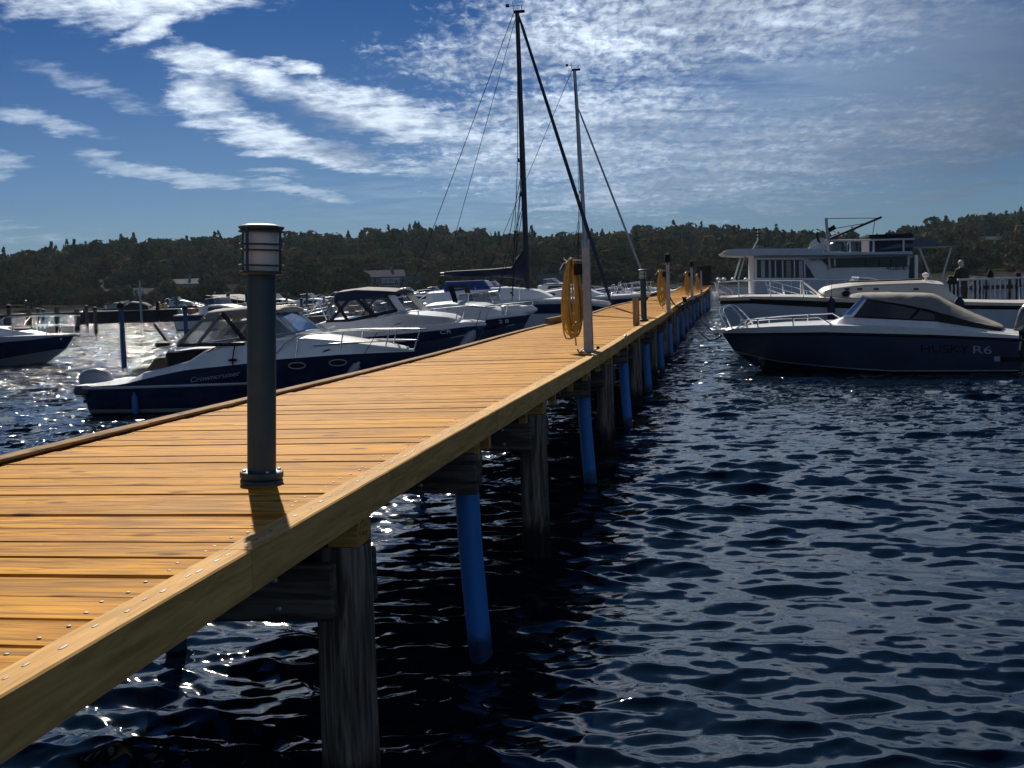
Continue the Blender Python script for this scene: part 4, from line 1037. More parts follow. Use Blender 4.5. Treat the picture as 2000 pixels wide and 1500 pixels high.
# ------------------------------------------------------------------ nearest cruiser on the left
def V3(fr, px, py, off): x, z = fr.pt(px, py, off); return (x, off, z)
def flip(P): return [(p[0], -p[1], p[2]) for p in P]
def cruiser_near():
    B = 2.1; n = onz(160, 815, 0); ay = Vector((math.sin(PAZ), math.cos(PAZ), 0)); loc = n + ay*B/2
    fr = Fr(loc, BRZ); t = thing('motor_cruiser', 'navy and white cabin cruiser with grey outboard, nearest boat left of the pier', 'boat', (loc.x, loc.y, 0), BRZ, 'motor cruisers moored on the left')
    P = lambda L, off=-.95: fr.pts(L, off)
    x0 = fr.pt(160, 800, -1.0)[0]; tip = fr.pt(812, 686, 0)
    sheer = P([(160, 756), (240, 751), (300, 736), (366, 722), (480, 710), (541, 702), (650, 695)]) + fr.pts([(740, 690)], -.5) + [tip]
    rail = P([(160, 759), (240, 757), (485, 749), (606, 743)]) + fr.pts([(740, 725)], -.6) + [(tip[0], tip[1]-.04)]
    xk = tip[0]-1.0
    H = Hull(t, B, x0, sheer, [[(x0, .035), (x0+3.5, .05), (tip[0], .30)], [(x0, .10), (x0+3.5, .115), (tip[0], .37)], rail], xk, [0, 1, 2, 2], ['antifoul', 'stripe', 'navy'], tm=.42, transom=2)
    H.rail(t, rail[:-1], .026); H.deck(t)
    top = [(250, 749, .86), (284, 727, .86), (322, 719, .85), (371, 705, .84), (401, 685, .82), (480, 673, .80), (541, 666, .74), (590, 661, .68), (650, 665, .58), (700, 671, .46), (760, 678, .28), (796, 683, .10)]
    cols = []
    for px, py, w in top:
        x, z = fr.pt(px, py, -.8 if px < 600 else -w); zs = interp(sheer, x); cols.append((x, zs-.01, max(.05, H.hb(x, zs)-.05), x, max(z, zs+.015), w))
    cab = Cabin(t, 'coachroof', 'white', cols, crown=.05)
    for poly in ([(557, 682), (561, 678), (579, 677), (577, 682)], [(628, 689), (630, 684), (640, 682), (644, 684)]):
        cab.panel(t, 'side_vent', 'black', fr.pts(poly, -.72), -1)
    # swim platform and engine
    mb = MB(); xs = fr.pt(147, 765, -.9)[0]; mb.box(((xs+x0)/2+.05, 0, .44), (x0-xs+.12, 1.9, .14)); obj('swim_platform', mb, 'dkblue', t, bevel=.03)
    mb = MB(); mb.box(((xs+x0)/2+.05, 0, .525), (x0-xs+.10, 1.86, .03)); obj('platform_tread', mb, 'rubrail', t, bevel=.01)
    ex, ez = fr.pt(197, 719, 0); e = outboard(t, ex, -.15, ez-.55, 1.22); e.scale = (1, 1, .90)
    # windscreen and canopy
    bw, tw = .66, .56; bx, bz = fr.pt(590, 650, -.3); tx, tz = fr.pt(540, 607, -.3)
    plate(t, 'windscreen', 'blueglass', [(bx, -bw, bz), (bx+.08, 0, bz+.02), (bx, bw, bz), (tx, tw, tz), (tx+.06, 0, tz+.03), (tx, -tw, tz)][::1], .012)
    S = fr.pts([(478, 670), (588, 650), (540, 608), (478, 606)], -.66)
    for sd in (-1, 1):
        plate(t, 'side_window', 'clearglass', [(x, sd*(.68 if i < 2 else .58), z) for i, (x, z) in enumerate(S)], .01)
    tubes(t, 'windscreen_frame', 'white', [[(bx, s*bw, bz), (tx, s*tw, tz)] for s in (-1, 1)]+[[(tx, -tw, tz), (tx+.06, 0, tz+.03), (tx, tw, tz)], [(bx, -bw, bz), (bx+.08, 0, bz+.02), (bx, bw, bz)]], .026)
    cv = []
    for px, zb, zt, w in ((393, 630, 617, .66), (403, 629, 610, .72), (432, 622, 607, .74), (450, 616, 605, .74), (480, 612, 602, .73), (541, 611, 605, .66)):
        x, z1 = fr.pt(px, zb, -.7); z2 = fr.pt(px, zt, -.7)[1]; cv.append((x, z1, w, x, z2, w*.9))
    Cabin(t, 'canopy', 'greycanvas', cv, crown=.05, bevel=.03)
    for sd in (-1, 1):
        q = lambda px, py, w: (fr.pt(px, py, -.74)[0], sd*w, fr.pt(px, py, -.74)[1])
        plate(t, 'clear_panel', 'vinyl', [q(352, 672, .78), q(400, 626, .73), q(432, 622, .74), q(384, 676, .79)], .006)
        plate(t, 'clear_panel', 'vinyl', [q(386, 676, .79), q(432, 622, .74), q(474, 670, .80)], .006)
        for a, b, w, m in (((398, 621, .72), (349, 674, .78), .035, 'greycanvas'), ((434, 612, .74), (478, 662, .79), .04, 'blackcanvas'), ((431, 614, .74), (386, 676, .79), .03, 'greycanvas'), ((349, 674, .79), (480, 672, .80), .03, 'blackcanvas')):
            strip(t, 'canopy_strap', m, [q(*a), q(*b)], w)
    a, b = fr.pt(396, 626, -.7), fr.pt(350, 673, -.7)
    plate(t, 'clear_panel', 'vinyl', [(a[0], -.7, a[1]), (a[0], .7, a[1]), (b[0], .76, b[1]), (b[0], -.76, b[1])], .006)
    # cockpit
    x1, z1 = fr.pt(305, 681, -.3); x2, z2 = fr.pt(474, 661, -.3)
    mb = MB(); mb.loft([[(x1, -.45, z1), (x1, .5, z1), (x1, .5, z1+.02), (x1, -.45, z1+.02)], [(x2, -.45, z2), (x2, .5, z2), (x2, .5, z2+.02), (x2, -.45, z2+.02)]], closed=True, smooth=False); obj('boarding_plank', mb, 'galv', t)
    for k, (a, b, c, d, y0, y1) in enumerate(((292, 727, 322, 698, -.7, -.1), (318, 720, 345, 690, -.6, .55))):
        xa, za = fr.pt(a, b, -.5); xb, zb = fr.pt(c, d, -.5); mb = MB()
        mb.slab([(xa, za-.1), (xa+.02, za+.04), (xa+(xb-xa)*.7, zb), (xb+.12, zb+.02), (xb+.16, za-.1)], 'y', y0, y1); obj('seat', mb, 'tan', t, bevel=.03)
    xa, za = fr.pt(352, 715, -.5); xb, zb = fr.pt(386, 686, -.5); mb = MB(); mb.slab([(xa-.25, za-.05), (xa-.2, zb+.0), (xb, zb), (xb+.1, za-.1)], 'y', -.62, .62); obj('helm_console', mb, 'black', t, bevel=.02)
    xa, za = fr.pt(300, 722, -.2); mb = MB(); mb.ell((xa-.05, -.35, za+.0), (.24, .28, .10)); obj('cushion', mb, 'greycanvas', t)
    x, z = fr.pt(337, 686, -.5); mb = MB(); mb.ell((x, -.55, z), (.055, .055, .05)); obj('deck_light', mb, 'white', t)
    x, z = fr.pt(318, 675, 0); mb = MB(); mb.lathe([(.11, -.04), (.13, 0), (.12, .05), (.05, .08), (0, .082)], (x, 0, z), 14); obj('antenna_dome', mb, 'black', t)
    a = fr.pt(300, 632, .2); b = fr.pt(330, 674, .2); tubes(t, 'flag_pole', 'black', [[(a[0], .2, a[1]), (b[0], .2, b[1])]], .022)
    a = fr.pt(462, 672, -.8); b = fr.pt(462, 712, -1.0); mb = MB(); mb.tube([(a[0], -.85, a[1]+.02), (a[0], -.99, b[1]+.12), (a[0], -1.02, b[1]-.1)], .012, 6); mb.ell((a[0], -1.0, fr.pt(462, 703, -1)[1]), (.085, .04, .025)); obj('cleat_strap', mb, 'black', t)
    a = fr.pt(345, 725, -.9); b = fr.pt(430, 672, -.85); tubes(t, 'canopy_stay', 'black', [[(a[0], -.86, a[1]), (b[0], -.82, b[1])]], .011)
    pulpit(t, H, .60, 1.0, .38, .10, 4, inset=.06)
    a = fr.pt(541, 654, -.7); hx, hy, hz = H.sheer_line(-1, .38, .60, .60, 1, .06)[0]
    for s in (-1, 1): tubes(t, 'hand_rail', 'steel', [[(a[0], s*.74, a[1]), (fr.pt(600, 645, -.7)[0], s*.80, fr.pt(600, 645, -.7)[1]), (hx, s*abs(hy)*.96, hz)]], .012)
    # portholes, script
    for px, py in ((576, 715), (648, 711)):
        x, z = fr.pt(px, py, -.95)
        for sd in (-1, 1):
            y = sd*(H.hb(x, z)+.004); P_ = [(x+.135*math.cos(a*PI/16), sd*(H.side(x+.135*math.cos(a*PI/16), z+.052*math.sin(a*PI/16))+.010), z+.052*math.sin(a*PI/16)) for a in range(32)]
            rim = tubes(t, 'porthole', 'rubrail', [], .01); bpy.data.objects.remove(rim)
            mb = MB(); mb.tube(P_, .009, 6, closed=True); rim = obj('porthole', mb, 'rubrail', t)
            mb = MB(); mb.add(P_, [tuple(range(32))]); obj('pane', mb, 'black', rim)
    a, b = fr.pt(371, 747, -1.0), fr.pt(470, 733, -1.0); H.text(t, 'Crowncruiser', a[0], a[1], b[0], b[1], .085, 'rubrail', -1, shear=.35)
    # fenders
    def on_side(px, py, dy=.07):
        x, z = fr.pt(px, py, -1.0); return fr.loc + fr.ax*x - fr.ay*(H.hb(x, z)+dy) + Vector((0, 0, z))
    fender(on_side(261, 791), .36, .055, 'bluefender', 'slim blue fender hanging near the stern of the nearest cruiser', rope=(0, .06, .34))
    fender(on_side(672, 728), .30, .075, 'fender', 'pale grey fender slung at the bow of the nearest cruiser', tilt=(0, R(38)), rope=(-.05, .1, .75))
    return t
cruiser_near()

def cruiser_canopy():
    B = 2.4; bow = atY(950, 632, 22.5); ax = Vector((math.cos(BRZ), math.sin(BRZ), 0)); L = 6.0; loc = bow-ax*L; loc.z = 0
    fr = Fr(loc, BRZ); t = thing('motor_cruiser', 'white cruiser with a navy canopy behind the nearest cruiser', 'boat', (loc.x, loc.y, 0), BRZ, 'motor cruisers moored on the left')
    P = lambda L_, off=-1.1: fr.pts(L_, off); tip = fr.pt(950, 632, 0); x0 = .0
    sheer = [(0, .95)]+P([(600, 656), (700, 649), (800, 641), (850, 636)])+fr.pts([(905, 630)], -.55)+[tip]
    up = [(0, .76)]+P([(600, 669), (750, 656), (850, 647)])+fr.pts([(905, 639)], -.5)+[(tip[0], tip[1]-.035)]
    lo = [(0, .42)]+P([(600, 702), (700, 691), (825, 669)])+fr.pts([(905, 655)], -.45)+[(tip[0], tip[1]-.14)]
    H = Hull(t, B, x0, sheer, [[(0, .05), (3.5, .08), (tip[0], .4)], lo, up], tip[0]-1.05, [0, 1, 2, 3], ['antifoul', 'slate', 'navy', 'white'], tm=.4, transom=3)
    H.deck(t); H.rail(t, lo[:-1], .02)
    cols = []
    for px, py, w in ((560, 650, .95), (600, 640, .95), (633, 629, .94), (741, 620, .90), (777, 613, .86), (840, 617, .66), (875, 620, .48), (897, 626, .22)):
        x, z = fr.pt(px, py, -w); zs = interp(sheer, x); cols.append((x, zs-.01, max(.1, H.hb(x, zs)-.06), x, max(z, zs+.02), w))
    cab = Cabin(t, 'coachroof', 'white', cols, crown=.06)
    for poly in ([(746, 641), (760, 630), (797, 626), (820, 631)], ): cab.panel(t, 'cabin_window', 'glass', fr.pts(poly, -.95), -1)
    cab.panel(t, 'side_stripe', 'black', fr.pts([(700, 621.5), (738, 615), (736, 619), (706, 623)], -.95), -1, proud=.01)
    tx, tz = fr.pt(754, 577, -.4); bx, bz = fr.pt(792, 607, -.4)
    plate(t, 'windscreen', 'clearglass', [(bx, -.80, bz), (bx, .80, bz), (tx, .66, tz), (tx, -.66, tz)], .012)
    for s in (-1, 1):
        q = lambda px, py, w: (fr.pt(px, py, -.85)[0], s*w, fr.pt(px, py, -.85)[1])
        plate(t, 'windscreen_pillar', 'white', [q(752, 578, .68), q(766, 577, .66), q(792, 606, .80), q(776, 607, .82)], .03)
        plate(t, 'side_window', 'clearglass', [q(703, 590, .84), q(748, 579, .74), q(770, 604, .82), q(727, 609, .88)], .01)
        plate(t, 'clear_panel', 'vinyl', [q(658, 588, .86), q(700, 587, .86), q(727, 611, .90), q(640, 627, .92)], .006)
        for a, b, w in (((655, 587, .87), (681, 626, .92), .035), ((680, 587, .87), (648, 627, .92), .03), ((698, 584, .86), (727, 612, .90), .035), ((640, 628, .93), (684, 626, .93), .03), ((750, 577, .7), (774, 606, .84), .02), ((684, 626, .93), (777, 606, .88), .03)):
            strip(t, 'canopy_strap', 'blackcanvas', [q(*a), q(*b)], w)
    cv = []
    for px, zb, zt, w in ((651, 586, 578, .80), (657, 589, 571, .86), (696, 587, 566, .88), (723, 581, 567, .86), (750, 576, 568, .80), (770, 574, 570, .70)):
        x, z1 = fr.pt(px, zb, -.8); cv.append((x, z1, w, x, fr.pt(px, zt, -.8)[1], w*.92))
    Cabin(t, 'canopy', 'navycanvas', cv, crown=.05, bevel=.02)
    pulpit(t, H, .72, 1.0, .30, .06, 3, mid=False)
    x, z = fr.pt(846, 651, -1.0); H.text(t, 'CR', x, z-.04, x+.20, z-.03, .075, 'white', -1)
    x, z = fr.pt(905, 668, -.6); p = fr.loc+fr.ax*x-fr.ay*(H.hb(x, z)+.1)+Vector((0, 0, z))
    fender(p, .42, .10, 'fender', 'pale grey fender at the bow of the navy canopy cruiser', tilt=(0, R(35)), rope=(-.1, .1, .6))
    # gear in the cockpit, seen through the clear sides
    x, z = fr.pt(600, 622, 0); mb = MB(); mb.slab([(x-.4, .7), (x-.4, z), (x+.2, z+.05), (x+.3, .7)], 'y', -.7, .7); obj('aft_seat', mb, 'black', t, bevel=.04)
    tubes(t, 'aft_rail', 'steel', [[V3(fr, 560, 655, -.9), V3(fr, 566, 622, -.9), V3(fr, 600, 618, -.9), V3(fr, 622, 590, -.9)], [V3(fr, 622, 590, -.9), V3(fr, 640, 627, -.9)]], .014)
cruiser_canopy()

def cruiser_low():
    B = 2.4; bow = atY(1038, 611, 28.0); ax = Vector((math.cos(BRZ), math.sin(BRZ), 0)); loc = bow-ax*6.4; loc.z = 0
    fr = Fr(loc, BRZ); t = thing('motor_cruiser', 'low white cruiser with two dark side windows and fenders on the foredeck', 'boat', (loc.x, loc.y, 0), BRZ, 'motor cruisers moored on the left')
    P = lambda L_, off=-1.1: fr.pts(L_, off); tip = fr.pt(1038, 611, 0)
    sheer = [(0, .9)]+P([(760, 640), (860, 631), (950, 620)])+fr.pts([(1000, 615)], -.55)+[tip]
    up = [(0, .78)]+P([(760, 648), (892, 633), (950, 625)])+fr.pts([(1000, 619)], -.5)+[(tip[0], tip[1]-.04)]
    lo = [(0, .45)]+P([(760, 672), (860, 660), (950, 646)])+fr.pts([(1000, 634)], -.45)+[(tip[0], tip[1]-.2)]
    H = Hull(t, B, 0, sheer, [[(0, .05), (3.5, .08), (tip[0], .4)], lo, up], tip[0]-1.1, [0, 1, 2, 3], ['antifoul', 'slate', 'navy', 'white'], tm=.4, transom=3)
    H.deck(t); H.rail(t, lo[:-1], .02, 'rubrail')
    cols = []
    for px, py, w in ((770, 612, .95), (812, 606, .95), (832, 598, .92), (875, 594, .86), (937, 597, .66), (962, 603, .5), (980, 609, .25)):
        x, z = fr.pt(px, py, -w); zs = interp(sheer, x); cols.append((x, zs-.01, max(.1, H.hb(x, zs)-.05), x, max(z, zs+.02), w))
    cab = Cabin(t, 'coachroof', 'white', cols, crown=.07)
    for poly in ([(863, 611), (873, 602.5), (916, 606), (915, 611)], [(837, 612), (843, 603.5), (866, 602.5), (858, 611)]): cab.panel(t, 'cabin_window', 'glass', fr.pts(poly, -.95), -1)
    q = lambda px, py, y: (fr.pt(px, py, -.7)[0], y, fr.pt(px, py, -.7)[1])
    for s in (-1, 1):
        plate(t, 'radar_arch', 'black', [q(878, 562, s*.8), q(888, 560, s*.8), q(897, 590, s*.85), q(888, 590, s*.85)], .06)
        tubes(t, 'windscreen_frame', 'steel', [[q(893, 592, s*.82), q(899, 576, s*.78), q(952, 570, s*.6), q(962, 590, s*.6)], [q(916, 592, s*.8), q(916, 576, s*.76)]], .018)
        plate(t, 'windscreen', 'clearglass', [q(895, 592, s*.81), q(900, 577, s*.77), q(950, 571, s*.59), q(960, 590, s*.59)], .008)
    plate(t, 'radar_arch', 'black', [q(878, 562, -.8), q(888, 560, -.8), q(888, 560, .8), q(878, 562, .8)], .06)
    pulpit(t, H, .72, 1.0, .26, .05, 3, mid=False, r=.014)
    x, z = fr.pt(966, 629, -.9); H.text(t, '2 8', x, z-.05, x+.22, z-.04, .08, 'white', -1)
    for k, (px, py, ang) in enumerate(((1000, 606, 8), (1022, 607, -6))):
        x, z = fr.pt(px, py, 0); p = fr.loc+fr.ax*x+Vector((0, 0, z+.02))
        f = fender(p, .62, .11, 'white', ('white fender lying on the foredeck of the low cruiser, farther from its bow', 'white fender lying at the very bow of the low cruiser')[k]); f.rotation_euler = (0, R(90), BRZ+R(ang))
cruiser_low()

# ------------------------------------------------------------------ sailing boats
def sailboat(label, bowpx, Y, L, B, sheerpx, mast_top, mast_base, fore, foretop, mcol, boom, navy, spreaders, forer):
    bow = atY(bowpx[0], bowpx[1], Y); ax = Vector((math.cos(BRZ), math.sin(BRZ), 0)); loc = bow-ax*L; loc.z = 0
    fr = Fr(loc, BRZ); t = thing('sailboat', label, 'sailboat', (loc.x, loc.y, 0), BRZ, 'sailing boats beyond the cruisers')
    tip = fr.pt(bowpx[0], bowpx[1], 0); sheer = [(0, .85)]+fr.pts(sheerpx, -.9)+[tip]
    dn = lambda d: [(x, z-d) for x, z in sheer]
    H = Hull(t, B, 0, sheer, [[(0, .06), (tip[0], .12)], dn(.42), dn(.14), dn(.07)], tip[0]-1.2, [0, 1, 2, 3, 4], ['antifoul', 'palehull' if not navy else 'navy', 'navy' if not navy else 'palehull', 'palehull', 'white'], tm=.35, p=1.8, sb=.62, transom=1)
    H.deck(t); mx, _ = fr.pt(mast_base[0], mast_base[1], 0); mz = fr.pt(mast_base[0], mast_base[1], 0)[1]
    cols = []
    for x, h, w in ((L*.18, .30, .62), (L*.35, .34, .68), (L*.55, .34, .60), (L*.68, .24, .42), (L*.74, .05, .3)):
        zs = interp(sheer, x); cols.append((x, zs, w+.06, x+.02, zs+h, w))
    cab = Cabin(t, 'coachroof', 'white', cols, crown=.05)
    for a, b in ((.30, .42), (.46, .58)):
        zz = interp(sheer, L*a)+.12; cab.panel(t, 'cabin_window', 'glass', [(L*a, zz), (L*b, zz), (L*b-.06, zz+.12), (L*a+.06, zz+.13)], -1)
    tx, tz = fr.pt(mast_top[0], mast_top[1], 0)
    mb = MB(); mb.tube([(mx, 0, .5), (mx+(tx-mx)*.5, 0, (tz+mz)/2), (tx, 0, tz)], [.085, .08, .062], 12); ms = obj('mast', mb, mcol, t)
    mb = MB(); mb.box((tx+.06, 0, tz+.03), (.32, .10, .07)); mb.tube([(tx-.1, 0, tz+.03), (tx-.12, 0, tz+.32)], .008, 5); mb.tube([(tx-.28, 0, tz+.2), (tx+.1, 0, tz+.2)], .008, 5); mb.box((tx-.28, 0, tz+.22), (.1, .01, .09)); mb.tube([(tx+.14, 0, tz+.05), (tx+.14, 0, tz+.22)], .012, 5); obj('masthead_gear', mb, 'black', ms)
    stays = []
    for py, w in spreaders:
        f = (py-mast_top[1])/(mast_base[1]-mast_top[1]); x = tx+(mx-tx)*f; z = fr.pt(mast_top[0]+(mast_base[0]-mast_top[0])*f, py, 0)[1]
        mb = MB(); mb.tube([(x-.06, -w, z), (x, 0, z), (x-.06, w, z)], .022, 6); mb.box((x-.05, 0, z), (.16, .14, .10)); obj('spreader', mb, mcol, ms)
        for s in (-1, 1):
            stays += [[(tx, 0, tz-.05), (x-.06, s*w, z)], [(x-.06, s*w, z), (mx-.3, s*(B/2-.1), interp(sheer, mx-.3))], [(x, 0, z-.15), (mx-.75, s*(B/2-.12), interp(sheer, mx-.75))]]
    sx, sz = fr.pt(sheerpx[0][0], sheerpx[0][1], 0)
    bk = mast_top[2] if len(mast_top) > 2 else None
    stays += [[(tx-.1, 0, tz), (min(.1, sx), 0, .95)]]
    tubes(t, 'rigging_wire', 'black', stays, .0105, 5)
    fx, fz = fr.pt(foretop[0], foretop[1], 0); bx, bz = fr.pt(fore[0], fore[1], 0)
    mb = MB(); a, b = Vector((fx, 0, fz)), Vector((bx, 0, bz)); mb.tube([a, a.lerp(b, .04), a.lerp(b, .5), a.lerp(b, .93), b], [.02, forer*.8, forer, forer*1.15, .03], 8); obj('furled_headsail', mb, 'navycanvas' if forer > .05 else mcol, t)
    if boom:
        q = lambda px, py: fr.pt(px, py, 0)
        S = []
        for px, top, bot, w in boom:
            x, z1 = q(px, top); z2 = q(px, bot)[1]; S.append([(x, w*math.sin(a)*1.0, (z1+z2)/2+(z1-z2)/2*math.cos(a)) for a in [2*PI*k/12 for k in range(12)]])
        mb = MB(); mb.loft(S, closed=True); obj('sail_cover', mb, 'navycanvas', t)
        x0, z0 = q(*boom[0][:1], (boom[0][1]+boom[0][2])/2); x1, z1 = q(boom[-1][0], boom[-1][2])
        mb = MB(); mb.tube([(x0-.12, 0, z0), (mx-.05, 0, q(mast_base[0], boom[0][2]-2)[1])], .05, 8); obj('boom', mb, mcol, t)
        tubes(t, 'topping_lift', 'black', [[(x0, 0, z0), (tx, 0, tz)], [(x0+.9, 0, z0-.05), (x0+.5, 0, 1.0)]], .008, 4)
        x, z = q(925, 556); mb = MB(); mb.slab([(x-.8, z-.28), (x-.75, z+.12), (x+.35, z+.12), (x+.75, z-.3)], 'y', -.6, .6); obj('spray_hood', mb, 'bluecanvas', t, bevel=.05)
    pulpit(t, H, .80, 1.0, .42, .0, 2, mid=True, r=.014)
    paths = []
    for s in (-1, 1):
        Lh = H.sheer_line(s, 0, .04, .80, 8, .05); paths += [[(x, y, z+.42) for x, y, z in Lh]]+[[p, (p[0], p[1], p[2]+.42)] for p in Lh[::2]]
    tubes(t, 'guard_rail', 'steel', paths, .009, 5)
    return t, H, fr
sailboat('tall dark masted sailboat with navy boom cover, left of the nearest service post', (1194, 592), 34.5, 6.6, 2.2, [(820, 594), (930, 589), (1050, 585), (1120, 584)],
         (1010, 25), (1031, 582), (1193, 590), (1013, 30), 'mast_dark', [(868, 531, 539, .06), (885, 529, 540, .10), (960, 525, 541, .14), (1000, 521, 543, .16), (1008, 505, 546, .15), (1022, 488, 547, .13), (1030, 486, 546, .10)], False, [(313, .5), (380, .25)], .052)
sailboat('sailboat with bare aluminium mast whose forestay ends at the second bollard lamp', (1272, 572), 45.0, 7.2, 2.3, [(1075, 584), (1150, 580), (1230, 576)],
         (1122, 138), (1150, 576), (1269, 570), (1130, 213), 'mast_alu', None, False, [(375, .55)], .04)

# ------------------------------------------------------------------ other motor boats
def motorboat(name, label, bowpx, Y, rz, L, B, h, hullm, stripe, screen=True, cover=None, engine=True, rails=True, cabin=.0, group='motor boats lying farther off', seat='tan', topm='white', arch=None):
    bow = atY(bowpx[0], bowpx[1], Y); ax = Vector((math.cos(rz), math.sin(rz), 0)); loc = bow-ax*L; loc.z = 0
    t = thing(name, label, 'boat', loc, rz, group)
    zt = bow.z; sheer = [(0, h*.82), (L*.4, h*.84), (L*.75, h*.92), (L, zt)]
    dn = lambda d: [(x, z-d) for x, z in sheer]
    H = Hull(t, B, 0, sheer, [[(0, .05), (L*.6, .09), (L, .34)], dn(.34*h), dn(.10)], L-.95, [0, 1, 1, 2] if not stripe else [0, 1, 2, 3], ['antifoul', hullm, stripe or topm, topm], tm=.4, transom=1)
    H.deck(t, topm); H.rail(t, dn(.10)[:-1], .022, 'black' if topm == 'white' else 'rubrail')
    if cabin:
        cols = [(x, interp(sheer, x)-.01, w+.08, x+o_, interp(sheer, x)+hh, w) for x, hh, w, o_ in ((L*.30, cabin*.8, B*.36, .0), (L*.40, cabin, B*.36, 0), (L*.58, cabin*.9, B*.30, -.05), (L*.74, cabin*.45, B*.2, -.05), (L*.84, .04, B*.1, 0))]
        cab = Cabin(t, 'coachroof', topm, cols, crown=.05)
        zz = interp(sheer, L*.45)+cabin*.35; cab.panel(t, 'cabin_window', 'glass', [(L*.40, zz), (L*.60, zz), (L*.56, zz+cabin*.4), (L*.42, zz+cabin*.42)], -1); cab.panel(t, 'cabin_window', 'glass', [(L*.40, zz), (L*.60, zz), (L*.56, zz+cabin*.4), (L*.42, zz+cabin*.42)], 1)
    if screen:
        zb = interp(sheer, L*.52)+cabin*.85; zt_ = zb+.48
        for s in (-1, 1):
            plate(t, 'side_window', 'clearglass', [(L*.36, s*B*.36, zb), (L*.53, s*B*.33, zb), (L*.45, s*B*.27, zt_), (L*.36, s*B*.30, zt_-.05)], .012)
        plate(t, 'windscreen', 'clearglass', [(L*.53, -B*.33, zb), (L*.57, 0, zb), (L*.53, B*.33, zb), (L*.45, B*.27, zt_), (L*.48, 0, zt_+.02), (L*.45, -B*.27, zt_)], .012)
        tubes(t, 'windscreen_frame', 'white' if topm == 'white' else 'steel', [[(L*.36, s*B*.36, zb), (L*.53, s*B*.33, zb), (L*.45, s*B*.27, zt_), (L*.36, s*B*.30, zt_-.05)] for s in (-1, 1)]+[[(L*.45, -B*.27, zt_), (L*.48, 0, zt_+.02), (L*.45, B*.27, zt_)]], .02)
    if cover:
        zb = interp(sheer, L*.2)+.02; zc = zb+.42+cabin*.6
        Cabin(t, 'cover', cover, [(.05, zb-.1, B*.42, .25, zb+.16, B*.34), (L*.18, zb-.1, B*.44, L*.18, zc-.05, B*.34), (L*.34, zb-.05, B*.44, L*.34, zc+.04, B*.33), (L*.47, zb, B*.42, L*.44, zc-.02, B*.30)], crown=.06, bevel=.04)
    else:
        for k in (-1, 1):
            mb = MB(); mb.slab([(L*.14, h*.6), (L*.14, h*.82+.38), (L*.18, h*.82+.38), (L*.20, h*.82+.08), (L*.3, h*.82+.08), (L*.3, h*.6)], 'y', k*B*.2-.25, k*B*.2+.25); obj('seat', mb, seat, t, bevel=.03)
    if arch:
        tubes(t, 'roof_arch', arch, [[(L*.2, -B*.42, h*.8), (L*.24, -B*.36, h*.8+.95), (L*.26, 0, h*.8+1.05), (L*.24, B*.36, h*.8+.95), (L*.2, B*.42, h*.8)], [(L*.36, -B*.40, h*.8), (L*.30, -B*.36, h*.8+.90), (L*.30, B*.36, h*.8+.90), (L*.36, B*.40, h*.8)]], .022)
    if engine: outboard(t, -.22, 0, h*.72, .95, engine if isinstance(engine, str) else 'outb')
    if rails: pulpit(t, H, .66, 1.0, .36, .05, 3, mid=True, r=.013)
    return t
# bow of the blue boat at the left edge
def left_edge_boat():
    B = 2.3; bow = atY(146, 654, 38.5); rz = R(-6); ax = Vector((math.cos(rz), math.sin(rz), 0)); loc = bow-ax*6.0; loc.z = 0
    fr = Fr(loc, rz); t = thing('motor_cruiser', 'blue hulled boat whose bow enters at the left edge of the photo', 'boat', (loc.x, loc.y, 0), rz, 'motor cruisers moored on the left')
    tip = fr.pt(146, 654, 0); P = fr.pts
    sheer = [(0, 1.0), (3.4, .92)]+P([(0, 658)], -1.0)+P([(60, 656)], -.8)+P([(110, 654.5)], -.4)+[tip]
    up = [(0, .7), (3.4, .70)]+P([(0, 669)], -1.0)+P([(60, 664)], -.8)+P([(105, 658)], -.4)+[(tip[0], tip[1]-.03)]
    lo = [(0, .05), (2.5, .05)]+P([(0, 701)], -1.0)+P([(50, 692)], -.8)+P([(105, 683)], -.4)+[(tip[0]-.3, .45)]
    H = Hull(t, B, 0, sheer, [lo, up], P([(90, 705)], 0)[0][0], [0, 1, 2], ['stripe', 'navy', 'palehull'], tm=.4, transom=1)
    H.deck(t); pulpit(t, H, .60, 1.0, .62, .10, 3, r=.018, mid=True)
    mb = MB(); mb.box((tip[0]-.05, 0, tip[1]-.0), (.42, .16, .06)); obj('bow_roller', mb, 'galv', t, bevel=.01)
    cols = [(3.0, .85, .85, 3.0, 1.25, .75), (3.9, .9, .75, 3.8, 1.22, .62), (4.7, .9, .5, 4.6, 1.05, .4), (5.2, .9, .2, 5.1, .95, .15)]
    Cabin(t, 'coachroof', 'white', cols)
    plate(t, 'windscreen', 'clearglass', [(3.3, -.8, 1.1), (3.35, .8, 1.1), (2.7, .62, 1.75), (2.7, -.62, 1.75)], .012)
    tubes(t, 'windscreen_frame', 'black', [[(3.3, -.8, 1.1), (2.7, -.62, 1.75), (2.7, .62, 1.75), (3.3, .8, 1.1)]], .03)
    x, z = P([(113, 663)], -.4)[0]; mb = MB(); mb.ell((x, -H.hb(x, z)-.01, z), (.035, .02, .035), 10, 6); obj('bow_eye', mb, 'steel', t)
    x, z = P([(30, 643)], 0)[0]; mb = MB(); mb.ell((x, 0, z), (.5, .5, .10)); obj('foredeck_bag', mb, 'black', t)
left_edge_boat()

